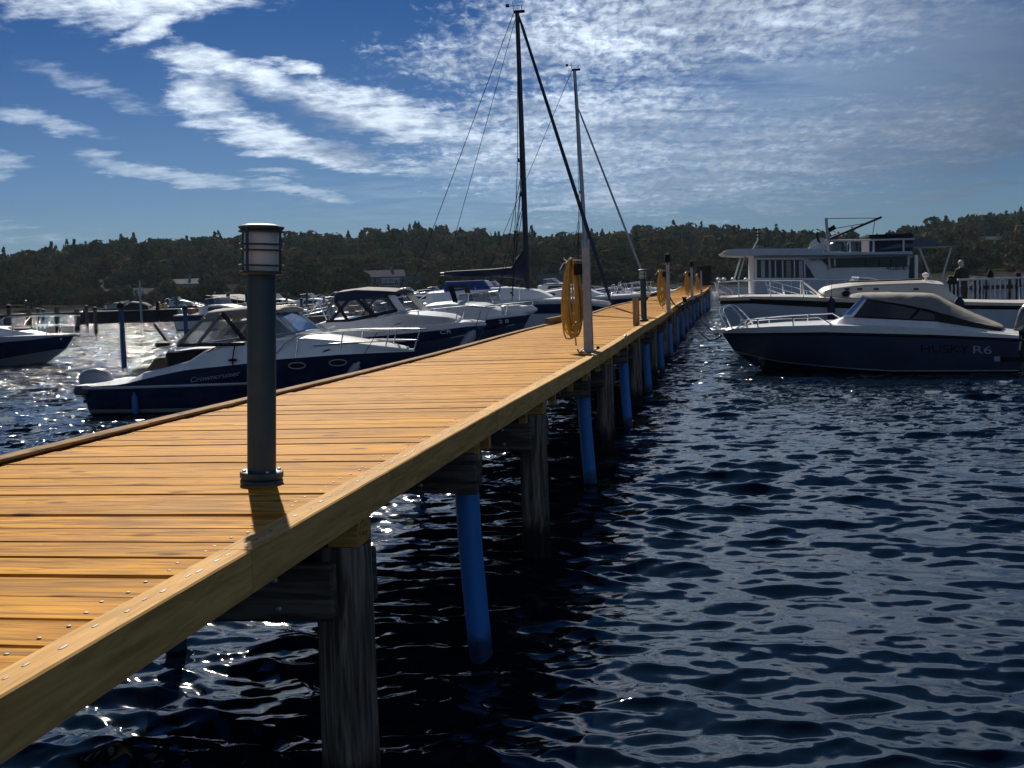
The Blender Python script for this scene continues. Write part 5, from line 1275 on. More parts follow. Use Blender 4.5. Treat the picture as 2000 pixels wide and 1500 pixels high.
for (bx, by), Y, L, B, h, hm, st, lab, kw in (
    ((1003, 588), 40.5, 5.8, 2.2, .95, 'white', 'navy', 'white motorboat just behind the boom of the dark masted sailboat', dict(cabin=.35)),
    ((905, 590), 52, 5.6, 2.1, .9, 'white', None, 'white motorboat with a bare arch beyond the low cruiser', dict(cabin=.25, arch='steel')),
    ((1055, 582), 58, 6.6, 2.4, 1.1, 'white', 'black', 'white motorboat with black stripe seen just left of the yellow hose', dict(cabin=.45, arch='steel')),
    ((1130, 577), 66, 6.6, 2.4, 1.0, 'white', None, 'plain white motorboat glimpsed behind the nearest yellow hose', dict(cabin=.3)),
    ((860, 592), 66, 6.0, 2.2, 1.0, 'white', 'black', 'small pale cabin boat far behind the navy canopy cruiser', dict(cabin=.55)),
    ((640, 606), 60, 5.5, 2.1, .9, 'dkblue', None, 'dark open boat far behind the nearest cruiser with engine up', dict(engine='outbdark', topm='rubrail')),
    ((1255, 569), 74, 6.5, 2.4, 1.1, 'white', None, 'white motorboat with arch left of the second bollard lamp', dict(cabin=.4, arch='steel')),
    ((1340, 561), 88, 6.5, 2.4, 1.2, 'white', 'navy', 'white motorboat between the far hose posts', dict(cabin=.5, arch='steel')),
    ((960, 584), 60, 6.0, 2.3, 1.1, 'white', 'dkblue', 'white boat with blue cockpit cover beyond the sail boom', dict(cabin=.45, cover='bluecanvas')),
    ((815, 596), 75, 6.4, 2.4, 1.2, 'white', None, 'pale motorboat beyond the navy canopy with grey cover', dict(cabin=.5, cover='greycanvas')),
    ((745, 600), 82, 6.0, 2.2, 1.0, 'palehull', 'white', 'grey hulled boat on the bright water right of the lamp', dict(cabin=.4, arch='steel')),
    ((1205, 573), 62, 6.2, 2.3, 1.1, 'white', 'black', 'white boat with a black cover right of the nearest service post', dict(cabin=.35, cover='blackcanvas')),
    ((1180, 568), 95, 7.5, 2.6, 1.5, 'white', 'navy', 'larger white cabin boat far off right of the nearest service post', dict(cabin=.8)),
    ((1060, 576), 92, 7.0, 2.5, 1.4, 'white', None, 'larger white cabin boat far off left of the yellow hose', dict(cabin=.8, arch='steel')),
    ((690, 603), 95, 6.5, 2.4, 1.1, 'dkblue', 'white', 'dark blue cabin boat far off on the glittering water', dict(cabin=.6)),
    ((1300, 565), 84, 6.0, 2.3, 1.1, 'white', 'dkblue', 'white boat with a blue cover behind the second hose', dict(cabin=.3, cover='bluecanvas'))):
    motorboat('motorboat', lab, (bx, by), Y, BRZ, L, B, h, hm, st, **kw)

# ------------------------------------------------------------------ left pontoon, mooring piles
def pontoon():
    a = onz(150, 632.5, 0); b = onz(505, 622.5, 0); d = (b-a); L = d.length+14; rz = math.atan2(d.y, d.x); c = (a+b)/2+d.normalized()*7
    t = thing('pontoon', 'long black sided pontoon across the water at left', 'pontoon', (c.x, c.y, 0), rz)
    mb = MB(); mb.box((0, 1.2, .42), (L, 2.4, 1.1)); obj('hull', mb, 'darksteel', t, bevel=.03)
    mb = MB(); mb.box((0, 1.2, 1.01), (L+.2, 2.6, .08)); obj('deck', mb, 'concrete', t, bevel=.01)
    for k in range(9):
        x = -L/2+1+k*(L-2)/8; mb = MB(); mb.box((x, -.06, .6), (.28, .12, 1.4+(k % 3)*.4)); obj('fender_post', mb, 'darksteel', t, bevel=.02)
    for k, x in enumerate((2.6, 4.2, 6.0, 6.9, 8.0)):
        mb = MB(); mb.box((x, -.02, .62), (.7 if k < 2 else .35, .04, .6)); obj('side_plate', mb, 'stripe' if k != 1 else 'cream', t, bevel=.01)
    mb = MB(); mb.box((-L/2, 1.2, .5), (.25, 2.4, 1.1)); obj('end_plate', mb, 'oldwhite', t)
    for k, (x, z, r_, m, lab) in enumerate(((-8.2, 1.05, .24, 'hose', 'orange yellow float on the left pontoon'), (-7.5, 1.05, .18, 'hose', 'smaller yellow float on the left pontoon beside the orange one'))):
        p = Vector((c.x, c.y, 0))+Vector((math.cos(rz)*x-math.sin(rz)*1.0, math.sin(rz)*x+math.cos(rz)*1.0, 0))
        mb = MB(); mb.ell((0, 0, r_), (r_, r_, r_)); mb.lathe([(.1, 0), (.1, .2), (0, .22)], (0, 0, 2*r_-.05), 8); tag(obj('float', mb, m, None, (p.x, p.y, z)), lab, 'float')
    for k, (x, h, lab) in enumerate(((-10.5, .7, 'low dark bundle on the left pontoon'), (-1.0, 1.0, 'tarpaulin covered heap on the left pontoon beside the blue pile'), (9.5, .9, 'dark stacked gear on the pontoon above the nearest cruiser'))):
        p = Vector((c.x, c.y, 0))+Vector((math.cos(rz)*x-math.sin(rz)*1.2, math.sin(rz)*x+math.cos(rz)*1.2, 0))
        Cq = thing('gear_heap', lab, 'gear', (p.x, p.y, 1.05), rz); Cabin(Cq, 'tarpaulin', 'blackcanvas', [(-1.6, 0, .7, -1.2, h*.5, .5), (-.6, 0, .8, -.5, h, .45), (.5, 0, .8, .6, h*.8, .5), (1.6, 0, .7, 1.3, h*.35, .4)], crown=.1, bevel=.05)
    # a dark roofed work barge at its right end
    p = atY(455, 596, 84); q = thing('work_barge', 'dark flat roofed work barge right of the pontoon', 'barge', (p.x, p.y, 0), rz)
    mb = MB(); mb.box((1, 0, .6), (4.6, 3, 1.4)); obj('hull', mb, 'darksteel', q, bevel=.05)
    mb = MB(); mb.slab([(-1.0, 1.8), (-.8, 2.1), (2.6, 1.6), (2.6, 1.4)], 'y', -2.2, 2.2); obj('roof', mb, 'black', q)
    for x in (-.6, .8, 2.3):
        mb = MB(); mb.box((x, -1.8, 1.5), (.18, .18, 1.2)); obj('roof_post', mb, 'black', q)
    mb = MB(); mb.box((1.2, .5, 1.25), (1.6, 1.2, .5)); obj('deckhouse', mb, 'oldwhite', q, bevel=.03)
pontoon()
def left_walkway():
    a = atY(-40, 616, 80); b = atY(152, 611, 83); d = b-a; L = d.length; rz = math.atan2(d.y, d.x); z = (a.z+b.z)/2
    t = thing('walkway', 'thin dark walkway on piles at the left edge', 'walkway', (a.x, a.y, 0), rz)
    mb = MB(); mb.box((L/2, 0, z), (L, 1.2, .07)); obj('deck', mb, 'concrete', t); mb = MB(); mb.box((L/2, -.5, z-.13), (L, .12, .18)); obj('bearer', mb, 'black', t)
    for x in (1.6, 3.1, 4.9, 6.2): 
        mb = MB(); mb.tube([(x, -.3, -1), (x, -.3, z+.25+.2*math.sin(x*3))], .17, 8); obj('pile', mb, 'oldwood', t)
left_walkway()
def mpile(px, ytop, ybase, r, m, label, capm=None, hook=False):
    p = onz(px, ybase, 0); zt = atY(px, ytop, p.y).z
    t = thing('mooring_pile', label, 'pile', p, 0, 'mooring piles standing in the water')
    mb = MB(); mb.tube([(0, 0, -1), (0, 0, zt*.5), (.01, 0, zt)], r, 14); obj('shaft', mb, m, t)
    mb = MB(); mb.lathe([(r+.03, zt-.02), (r+.03, zt+.10), (r*.5, zt+.16), (0, zt+.17)], (0, 0, 0), 14); obj('cap', mb, capm or 'black', t)
mpile(243, 600, 717, .075, 'bluepile', 'blue plastic mooring pile alone in the glitter behind the engine of the nearest cruiser')
mpile(365, 603, 676, .085, 'bluepile', 'blue mooring pile close to the canopy of the nearest cruiser')
mpile(21, 600, 668, .10, 'oldwood', 'dark mooring pile standing behind the boat at the left edge')
mpile(53, 589, 628, .09, 'oldwood', 'thin dark pile topped by a small lamp at the left edge', 'galv')
mpile(75, 604, 626, .22, 'oldwood', 'thick short pile left of the pontoon end')
mpile(85, 606, 626, .18, 'blueplast', 'stubby blue pile left of the pontoon end')
mpile(188, 604, 650, .11, 'oldwood', 'dark pile in front of the left pontoon near its end')
mpile(171, 600, 636, .12, 'oldwood', 'dark pile touching the end of the left pontoon')
mpile(550, 588, 618, .14, 'oldwood', 'dark pile just right of the bollard lamp post'); mpile(590, 586, 622, .10, 'oldwood', 'dark pile seen between the lamp and the navy canopy')

# far pontoons on the left beyond the cruisers
def far_pontoon(px0, py0, px1, py1, z, label):
    a = onz(px0, py0, z); b = onz(px1, py1, z); d = b-a; rz = math.atan2(d.y, d.x)
    t = thing('floating_jetty', label, 'jetty', (a.x, a.y, 0), rz, 'floating jetties beyond the cruisers')
    mb = MB(); mb.box((d.length/2, 1, z-.25), (d.length, 2, .5)); obj('float', mb, 'black', t); mb = MB(); mb.box((d.length/2, 1, z+.03), (d.length+.1, 2.1, .06)); obj('deck', mb, 'concrete', t)
    n = max(3, int(d.length/6))
    for k in range(n):
        mb = MB(); mb.tube([(k*d.length/n+1, 2.2, -1), (k*d.length/n+1, 2.2, 2.2)], .12, 8); obj('pile', mb, 'oldwood', t)
for k, (px, py, Y, hm, st, lab, kw) in enumerate((
    (520, 600, 70, 'white', 'navy', 'white boat with navy stripe just right of the lamp post, far off', dict(cabin=.5)),
    (575, 600, 78, 'dkblue', None, 'dark boat with steel arch far off right of the lamp post', dict(arch='steel', topm='rubrail', engine='outbdark')),
    (615, 597, 100, 'white', None, 'small white boat far off between the lamp and the navy canopy', dict(cabin=.6)),
    (400, 600, 150, 'dkblue', None, 'dark cabin boat far behind the pontoon left of the lamp', dict(cabin=.7, arch='steel', topm='rubrail')),
    (300, 603, 160, 'slate', None, 'grey boat with cover far behind the left pontoon', dict(cover='greycanvas', cabin=.4, topm='rubrail')),
    (800, 590, 96, 'white', 'dkblue', 'white cruiser far off below the blue house', dict(cabin=.9, arch='steel')),
    (870, 586, 105, 'palehull', 'white', 'grey cruiser far off left of the sail boom', dict(cabin=.8)),
    (920, 583, 112, 'white', None, 'white cruiser far off beneath the end of the sail boom', dict(cabin=.8, cover='navycanvas')))):
    motorboat('motorboat', lab, (px, py), Y, BRZ+R((k*37) % 30-15), 6.2, 2.3, 1.15, hm, st, group='small boats far across the water', **kw)
for k, (px, top, Y) in enumerate(((505, 560, 95), (560, 572, 80), (600, 566, 88), (632, 578, 72), (300, 566, 108), (345, 572, 112), (420, 570, 100), (705, 560, 100), (790, 556, 110), (275, 548, 100))):
    p = atY(px, 600, Y); zt = atY(px, top, Y).z; mb = MB(); mb.tube([(0, 0, -1), (0, 0, zt*.6), (.05, 0, zt)], [.11, .10, .07], 7); mb.box((0, 0, zt*.72), (.5, .07, .07))
    tag(obj('harbour_post', mb, 'oldwood' if k % 3 else 'galv', None, (p.x, p.y, 0)), 'thin harbour post standing among the small boats across the water', 'post', 'harbour posts among the far boats')
far_pontoon(700, 580, 960, 573, .7, 'dark jetty line behind the low cruiser'); far_pontoon(480, 598, 640, 592, .6, 'low jetty on the bright water behind the lamp post'); far_pontoon(1000, 573, 1330, 561, .9, 'jetty line behind the yellow hoses in front of the shore')

# ------------------------------------------------------------------ nearest boat on the right
def right_boat():
    rz = R(157); B = 2.3; loc = onz(1486, 723, 0) - Vector((math.cos(rz), math.sin(rz), 0))*5.75; fr = Fr(loc, rz)
    t = thing('motorboat', 'dark blue day cruiser lettered HUSKY R6 with beige cover, right of the pier', 'boat', loc, rz, 'boats moored on the right')
    P = fr.pts; tip = fr.pt(1407, 646, 0); n = 1.0
    sheer = [(0, P([(2000, 655)], n)[0][1]-.02)]+P([(2000, 656), (1900, 647), (1820, 642), (1720, 637), (1610, 634)], n)+P([(1520, 636)], .6)+P([(1440, 641)], .25)+[tip]
    rt = [(0, P([(2000, 660)], n)[0][1]-.02)]+P([(2000, 661), (1820, 653), (1610, 648)], n)+P([(1520, 648.5)], .6)+P([(1440, 650)], .25)+[(tip[0], tip[1]-.055)]
    rb = [(0, P([(2000, 665)], n)[0][1]-.02)]+P([(2000, 666), (1820, 659), (1610, 654)], n)+P([(1520, 654)], .6)+P([(1440, 655)], .25)+[(tip[0], tip[1]-.10)]
    ch = [(0, .03), (3.0, .04)]+P([(1664, 721)], .95)+P([(1520, 707)], .55)+P([(1440, 690)], .2)+[(tip[0]-.25, P([(1428, 686)], 0)[0][1])]
    xs = fr.pt(1990, 655, 1.0)[0]; H = Hull(t, B, xs, sheer, [ch, [(x, z+.022) for x, z in ch], rb, rt], P([(1488, 723)], 0)[0][0], [0, 1, 2, 3, 4], ['dkblue', 'rubrail', 'slate', 'black', 'white'], tm=.5, p=2.6, sb=.94, cf=.86, transom=2)
    H.deck(t)
    cols = []
    for px, py, w in ((1985, 655, .88), (1835, 630, .86), (1825, 627, .84), (1650, 619, .78), (1632, 626, .7), (1618, 634, .6)):
        x, z = fr.pt(px, py, w); zs = interp(sheer, x); cols.append((x, zs-.01, min(H.hb(x, zs)-.04, w+.14), x, max(z, zs+.01), w))
    Cabin(t, 'coachroof', 'white', cols, crown=.03)
    # glasshouse
    G = []
    for pb, pt_, wb, wt in (((1828, 627), (1826, 602), .80, .70), ((1760, 624), (1760, 590), .80, .68), ((1700, 621), (1702, 581), .78, .66), ((1648, 619), (1684, 577), .72, .60)):
        xb, zb = fr.pt(*pb, wb); xt, zt = fr.pt(*pt_, wt); G.append((xb, zb, wb, xt, zt, wt))
    Cabin(t, 'glasshouse', 'glass', G, crown=.0, bevel=.0)
    x0, z0 = G[-1][0], G[-1][1]; x1, z1 = G[-1][3], G[-1][4]
    plate(t, 'windscreen', 'blueglass', [(x0+.012, -.66, z0+.03), (x0+.012, .66, z0+.03), (x1+.012, .56, z1-.02), (x1+.012, -.56, z1-.02)], .012)
    for s in (-1, 1):
        q = lambda px, py, w: (fr.pt(px, py, .75)[0], s*(w+.012), fr.pt(px, py, .75)[1])
        plate(t, 'windscreen_pillar', 'white', [q(1646, 619, .73), q(1667, 619, .75), q(1696, 580, .64), q(1684, 577, .62)], .03)
        plate(t, 'blue_quarter_light', 'blueglass', [q(1651, 615, .745), q(1662, 615, .755), q(1690, 582, .655), q(1684, 580, .645)], .034)
        tubes(t, 'window_rail', 'black', [[q(1668, 618, .77), q(1830, 627, .82)], [q(1798, 600, .73), q(1778, 622, .80)]], .018)
    cv = []
    for px, zb, zt, w, wt in ((1652, 581, 577, .58, .40), (1672, 582, 574.5, .66, .5), (1700, 585, 573, .72, .56), (1760, 594, 574, .76, .58), (1808, 603, 575, .80, .54), (1826, 607, 578, .82, .52), (1850, 614, 592, .84, .54), (1875, 621, 605, .85, .56), (1905, 629, 618, .84, .6), (1935, 637, 630, .80, .6), (1962, 644, 641, .72, .6)):
        x, z1 = fr.pt(px, zb, .75); cv.append((x, z1, w, x, fr.pt(px, zt, .6)[1], wt))
    o = Cabin(t, 'canvas_cover', 'beigecanvas', cv, crown=.015, bevel=.0, sharp=60).o
    sd_ = o.modifiers.new('folds', 'SUBSURF'); sd_.levels = sd_.render_levels = 3
    tex = bpy.data.textures.new('canvas_folds', 'CLOUDS'); tex.noise_scale = .35; dm = o.modifiers.new('wrinkle', 'DISPLACE'); dm.texture = tex; dm.strength = .035; dm.mid_level = .5
    K = []
    for px, zb, zt, w in ((1826, 640, 604, .80), (1860, 643, 617, .82), (1900, 645, 627, .82), (1955, 647, 641, .74)):
        x, z1 = fr.pt(px, zb, .8); K.append((x, z1, w, x, fr.pt(px, zt, .8)[1], w-.01))
    Cabin(t, 'cockpit_canvas', 'blackcanvas', K, crown=.0, bevel=.0)
    # bow rails
    paths = []
    for s in (-1, 1):
        w = lambda px, py, y: (fr.pt(px, py, 0)[0], s*y, fr.pt(px, py, 0)[1])
        paths.append([w(1424, 641, .22), w(1416, 625, .22), w(1408, 608, .20), w(1410, 601, .18), w(1422, 597, .16), w(1434, 599, .18), w(1446, 610, .24), w(1462, 630, .34), w(1466, 637, .36)])
        L = H.sheer_line(s, 0, .58, .93, 8, .10); T = [(x, y, z+.16) for x, y, z in L]
        paths.append([L[0]]+T[1:-1]+[L[-1]]); paths += [[L[i], T[i]] for i in (3, 6)]
    paths.append([(paths[0][4][0], -.16, paths[0][4][2]), (paths[0][4][0], .16, paths[0][4][2])])
    tubes(t, 'bow_rail', 'steel', paths, .018, 8)
    mb = MB(); x, z = tip; mb.box((x-.12, 0, z-.01), (.55, .22, .09)); mb.lathe([(.05, -.1), (.06, 0), (.05, .1)], (x+.1, 0, z), 10); obj('bow_roller', mb, 'white', t, bevel=.03)
    mb = MB(); x, z = fr.pt(1452, 637, 0); mb.lathe([(.07, 0), (.09, .03), (.06, .09), (.07, .13), (0, .14)], (x, 0, interp(sheer, x)+.03), 12); obj('windlass', mb, 'galv', t)
    mb = MB(); x, z = fr.pt(1432, 692, 0); mb.tube([(x-.02, -.02, z), (x+.09, 0, z-.03), (x-.0, .02, z-.06)], .012, 6); obj('bow_eye', mb, 'steel', t)
    # lettering and trim on the side facing the camera
    x, z = fr.pt(1797, 689, 1.0); x2 = fr.pt(1896, 691, 1.0)[0]
    yv = lambda xx, zz: H.hb(xx, zz)+.010
    def word(s_, px, py, px2, h, m):
        a = fr.pt(px, py, 1.05); b = fr.pt(px2, py+1.2, 1.05); H.text(t, s_, a[0], a[1], b[0], b[1], h, m, 1)
    word('HUSKY', 1797, 688, 1893, .155, 'black'); word('R6', 1898, 690, 1937, .155, 'rubrail')
    for (a, b, c, d, m) in ((1955, 697, 2040, 707, 'black'), (1942, 696, 1953, 706, 'rubrail')):
        xa, za = fr.pt(a, d, 1.03); xb, zb = fr.pt(c, b, 1.03); xm, zm = (xa+xb)/2, (za+zb)/2
        mb = MB(); mb.add([(xa, H.side(xa, za)+.012, za), (xb, H.side(xb, za)+.012, za), (xb, H.side(xb, zb)+.012, zb), (xa, H.side(xa, zb)+.012, zb)], [(0, 1, 2, 3)]); obj('side_decal' if m != 'black' else 'side_vent', mb, m, t)
    H.rail(t, [(x, (a[1] if False else z)-.03) for (x, z) in rt[:-1]], .020, 'black')
    x, z = fr.pt(2000, 590, 0); outboard(t, x-.08, 0, z-.62, 1.22, 'outbdark', tilt=R(-14))
    # bow lines to the pier
    tw = lambda x_, y_, z_: fr.loc+fr.ax*x_+fr.ay*y_+Vector((0, 0, z_))
    b0 = tw(tip[0]-.05, .08, tip[1]-.10)
    for k, (px, py, sag, lab) in enumerate(((1345, 601, .42, 'slack dark bow line drooping from the lettered boat to the pier'), (1352, 600, .12, 'tighter dark bow line from the lettered boat to the pier'))):
        a = onz(px, py, DZ-.1); mb = MB(); mb.tube(arc(a, b0+Vector((0, .1*k, 0)), sag, 18), .014, 6); tag(obj('mooring_line', mb, 'rope'), lab, 'rope')
right_boat()

# ------------------------------------------------------------------ long pale boat behind it
def long_boat():
    rz = R(168); ax = Vector((math.cos(rz), math.sin(rz), 0)); bow = atY(1403, 582, 30.0); loc = bow-ax*8.6; loc.z = 0; fr = Fr(loc, rz); B = 2.6; P = fr.pts; n = 1.2
    t = thing('cabin_boat', 'long pale double striped cabin boat behind the lettered day cruiser', 'boat', loc, rz, 'boats moored on the right')
    tip = fr.pt(1403, 582, 0)
    sheer = [(0, P([(2000, 592)], n)[0][1])]+P([(2000, 592), (1830, 588), (1690, 584), (1560, 580)], n)+P([(1465, 579)], .5)+[tip]
    r1 = [(0, P([(2000, 600)], n)[0][1])]+P([(2000, 600), (1830, 597), (1690, 594), (1560, 589)], n)+P([(1465, 586)], .5)+[(tip[0], tip[1]-.07)]
    r2 = [(0, P([(2000, 605)], n)[0][1])]+P([(2000, 605), (1830, 603), (1690, 604), (1560, 599)], n)+P([(1465, 593)], .5)+[(tip[0], tip[1]-.16)]
    H = Hull(t, B, 0, sheer, [[(0, .05), (6, .08), (tip[0], .25)], r2, r1], P([(1455, 640)], 0)[0][0], [0, 1, 2, 3], ['antifoul', 'palehull', 'black', 'cream'], tm=.5, p=2.0, sb=.8, transom=1)
    H.deck(t, 'cream'); cols = []
    for pb, pt_, w in ((1868, (1862, 580), .85), (1850, (1846, 556), .88), (1805, (1805, 552.5), .90), (1690, (1690, 556), .88), (1625, (1628, 563), .80), (1608, (1612, 567), .72), (1597, (1602, 573), .6)):
        x, z = fr.pt(*pt_, w); xb = fr.pt(pb, 585, w)[0]; zs = interp(sheer, xb); cols.append((xb, zs-.01, w+.06, x, z, w))
    cab = Cabin(t, 'cabin', 'cream', cols, crown=.08, bevel=.04)
    for px in (1655, 1680, 1712, 1790):
        for sd in (1, -1): cab.panel(t, 'cabin_window', 'glass', fr.pts([(px-5, 567), (px+5, 567), (px+5, 562.5), (px-5, 562.5)], 1.0), sd)
    tubes(t, 'roof_rail', 'brownwood', [[(fr.pt(1660, 553, .5)[0], s*.55, fr.pt(1660, 553, .5)[1]+.03), (fr.pt(1800, 548, .5)[0], s*.55, fr.pt(1800, 548, .5)[1]+.03)] for s in (-1, 1)], .02)
    mb = MB(); x, z = fr.pt(1808, 546, .3); mb.lathe([(.03, -.2), (.03, .05), (.08, .09), (.08, .14), (0, .18)], (x, .3, z), 10); obj('roof_vent', mb, 'white', t)
    mb = MB(); x, z = fr.pt(1652, 573, 1.0); mb.ell((x, .95, z), (.10, .06, .08)); obj('navigation_light', mb, 'black', t)
    mb = MB(); xa = fr.pt(1850, 570, .8)[0]; Cabin(t, 'stern_cover', 'palehull', [(fr.pt(1885, 592, .9)[0], fr.pt(1885, 592, .9)[1], .9, fr.pt(1883, 588, .9)[0], fr.pt(1883, 588, .9)[1], .6), (fr.pt(1862, 590, .9)[0], fr.pt(1862, 592, .9)[1], .92, xa, fr.pt(1850, 566, .9)[1], .7)], bevel=.0)
    H.rail(t, r1[:-1], .03, 'black')
    q = lambda px, py, y: (fr.pt(px, py, y)[0], y, fr.pt(px, py, y)[1])
    paths = []
    for s in (-1, 1):
        L = H.sheer_line(s, 0, .70, 1.0, 10, .06); T = [(x, y, z+.40*min(1, i/2)) for i, (x, y, z) in enumerate(L)]; paths.append(T); paths += [[L[i], T[i]] for i in (2, 5, 8, 10)]
        L = H.sheer_line(s, 0, .0, .14, 4, .06); T = [(x, y, z+.32) for x, y, z in L]; tubes(t, 'stern_rail', 'steel', [[L[0]]+T[1:]+[L[-1]]], .016)
    tubes(t, 'bow_rail', 'steel', paths, .016)
    for px in (1403, 1414, 1432, 1457):
        p = fr.pt(px, 546, 0); mb = MB(); mb.ell((p[0], .05, p[1]), (.06, .06, .05), 10, 6); obj('rail_knob', mb, 'white', t)
    def side(px, py): x, z = fr.pt(px, py, 1.25); return fr.loc+fr.ax*x+fr.ay*(H.hb(x, z)+.11)+Vector((0, 0, z))
    fender(side(1624, 607), .62, .09, 'navycanvas', 'long dark fender on the pale boat behind the windscreen of the lettered boat', rope=(0, -.1, .7))
    fender(side(1871, 594), .30, .12, 'navycanvas', 'round dark blue fender on the pale boat above the beige cover', rope=(0, -.1, .4))
long_boat()
motorboat('motorboat', 'dark open boat with brown seats beside the bow of the long pale boat', (1400, 575), 35.0, R(170), 4.6, 2.0, 1.0, 'dkblue', None, engine=False, topm='rubrail', group='boats moored on the right')
motorboat('motorboat', 'white day boat with a bright blue cockpit cover behind the long pale boat', (1497, 567), 37.0, R(170), 5.0, 2.2, 1.25, 'palehull', 'black', cover='bluecanvas', cabin=.35, engine=False, group='boats moored on the right')

# ------------------------------------------------------------------ houseboat
def houseboat():
    rz = R(172); ax = Vector((math.cos(rz), math.sin(rz), 0)); near = atY(1790, 540, 57.0); fr = Fr(near, rz)
    t = thing('houseboat', 'white two level houseboat with long flat roof and dark window band', 'houseboat', (near.x, near.y, 0), rz)
    P = fr.pts; D = 4.2
    def sl(name, m, poly, a, b, **k): mb = MB(); mb.slab(P(poly, 0), 'y', a, b); return obj(name, mb, m, t, **k)
    xl, xr = P([(1462, 560)])[0][0], P([(1800, 560)])[0][0]
    mb = MB(); mb.slab([(xl+.8, .1), (xl+1.3, .75), (xr-1.6, .75), (xr-1.6, .0), (xl+.5, -.3)], 'y', -D-.4, .5); obj('hull', mb, 'white', t, bevel=.05)
    sl('wall', 'paintwhite', [(1472, 499), (1472, 575), (1772, 575), (1778, 497), (1640, 492)], -D, 0)
    sl('roof', 'palehull', [(1409, 494), (1418, 489), (1440, 486.5), (1600, 485.5), (1600, 492), (1640, 493.5), (1778, 491), (1780, 497), (1640, 499), (1440, 500), (1416, 498.5)], -D-.3, .45, bevel=.03)
    w = sl('bow_window', 'glass', [(1478, 507), (1478, 543), (1591, 543), (1582, 527), (1567, 507)], .01, .035)
    for px, wd, m in ((1486, 8, 'fender'), (1501, 5, 'fender'), (1513, 3, 'oldwhite'), (1527, 3, 'oldwhite'), (1535, 10, 'beigecanvas'), (1550, 3, 'oldwhite'), (1560, 8, 'fender'), (1570, 3, 'oldwhite')):
        a, b = P([(px, 508)])[0], P([(px+wd, 543)])[0]; mb = MB(); mb.box(((a[0]+b[0])/2, .045, (a[1]+b[1])/2), (abs(a[0]-b[0]), .016, abs(a[1]-b[1])-.05)); o = obj('curtain' if m != 'oldwhite' else 'mullion', mb, m, t); o.parent = w
    for L_ in ([(1474, 504), (1474, 507), (1570, 507), (1570, 504)], [(1474, 543), (1474, 546), (1596, 546), (1596, 543)], [(1474, 507), (1478, 507), (1478, 543), (1474, 543)]): sl('window_frame', 'white', L_, .002, .06)
    w2 = sl('side_window', 'glass', [(1601, 505), (1621, 523), (1772, 521), (1772, 500)], .01, .035)
    for px in (1630, 1690, 1717, 1740):
        a, b = P([(px, 504)])[0], P([(px+2, 521)])[0]; mb = MB(); mb.box((a[0], .045, (a[1]+b[1])/2), (.07, .016, abs(a[1]-b[1])-.05)); o = obj('mullion', mb, 'navycanvas' if px != 1630 else 'oldwhite', t); o.parent = w2
    for s_, px, py, h in (('4GB', 1731, 528, .30), ('051', 1747, 528, .30), ('6.1', 1763, 527, .30), ('MARCO', 1580, 510, .17)):
        x, z = P([(px, py)])[0]; text_mesh('lettering', s_, h, 'black', t, (x, .012, z), NEAR_POS, extrude=.006)
    # verandah at the bow: deck, side panels, rail and roof strut
    for k in range(6):
        a = 1474+k*35; sl('side_panel', 'palehull', [(a, 550), (a, 572), (a+33, 572), (a+33, 550)], .50, .54)
    tubes(t, 'deck_rail', 'white', [[(xl+.5, .52, P([(1468, 547)])[0][1]), (P([(1690, 546)])[0][0], .52, P([(1690, 546)])[0][1])]]+[[(P([(px, 547)])[0][0], .52, P([(px, 547)])[0][1]), (P([(px, 547)])[0][0], .52, .7)] for px in (1472, 1508, 1543, 1578, 1613, 1648, 1683)], .035)
    q = lambda px, py, y: (P([(px, py)])[0][0], y, P([(px, py)])[0][1])
    tubes(t, 'roof_strut', 'oldwhite', [[q(1442, 546, -.2), q(1456, 499, -.2)], [q(1442, 546, -D), q(1456, 499, -D)]], .04)
    # roof deck
    tubes(t, 'roof_rail', 'oldwhite', [[q(1612, 470, .2), q(1700, 469, .2), q(1785, 467, .2)]]+[[q(px, 470-(px-1612)*.016, .2), q(px, 494, .2)] for px in (1616, 1659, 1705, 1763)], .045)
    sl('roof_house', 'navycanvas', [(1699, 461), (1699, 492), (1786, 490), (1783, 458.5)], -2.6, -.2); sl('roof_house_lid', 'black', [(1697, 458.5), (1697, 462.5), (1785, 460), (1780, 455.5)], -2.8, 0)
    for a, b in ((1625, 1656), (1660, 1684)):
        x0, x1 = P([(a, 480)])[0][0], P([(b, 480)])[0][0]; z0, z1 = P([(a, 491)])[0][1], P([(a, 475)])[0][1]; mb = MB(); mb.lathe([(abs(x0-x1)/2, 0), (abs(x0-x1)/2, z1-z0), (abs(x0-x1)/2.4, z1-z0+.06), (0, z1-z0+.06)], ((x0+x1)/2, -1.0, z0), 18); obj('water_tank', mb, 'slate', t)
    x, z = P([(1603, 482)])[0]; mb = MB(); mb.lathe([(.05, 0), (.3, .04), (.48, .13), (.47, .15), (.28, .07), (0, .03)], (0, 0, 0), 18); o = obj('satellite_dish', mb, 'oldwhite', t, (x, -.6, z)); o.rotation_euler = (R(-50), R(25), 0)
    tubes(t, 'windsock_pole', 'black', [[q(1603, 474, -.6), q(1598, 458, -.6), q(1600, 452, -.6)]], .06)
    sl('dish_stay', 'oldwhite', [(1577, 487), (1579, 489), (1604, 473), (1602, 471)], -.7, -.55)
    # signal mast with derrick
    tubes(t, 'signal_mast', 'galv', [[q(1620, 525, .1), q(1613, 426, .1)]], .075, 10); tubes(t, 'derrick', 'mast_dark', [[q(1617, 468, .1), q(1721, 424, .1)]], .06, 8)
    tubes(t, 'derrick_stay', 'black', [[q(1613, 427, .1), q(1716, 426, .1)], [q(1616, 449, .1), q(1690, 436, .1)], [q(1708, 430, .1), q(1704, 458, .1)]], .016, 4)
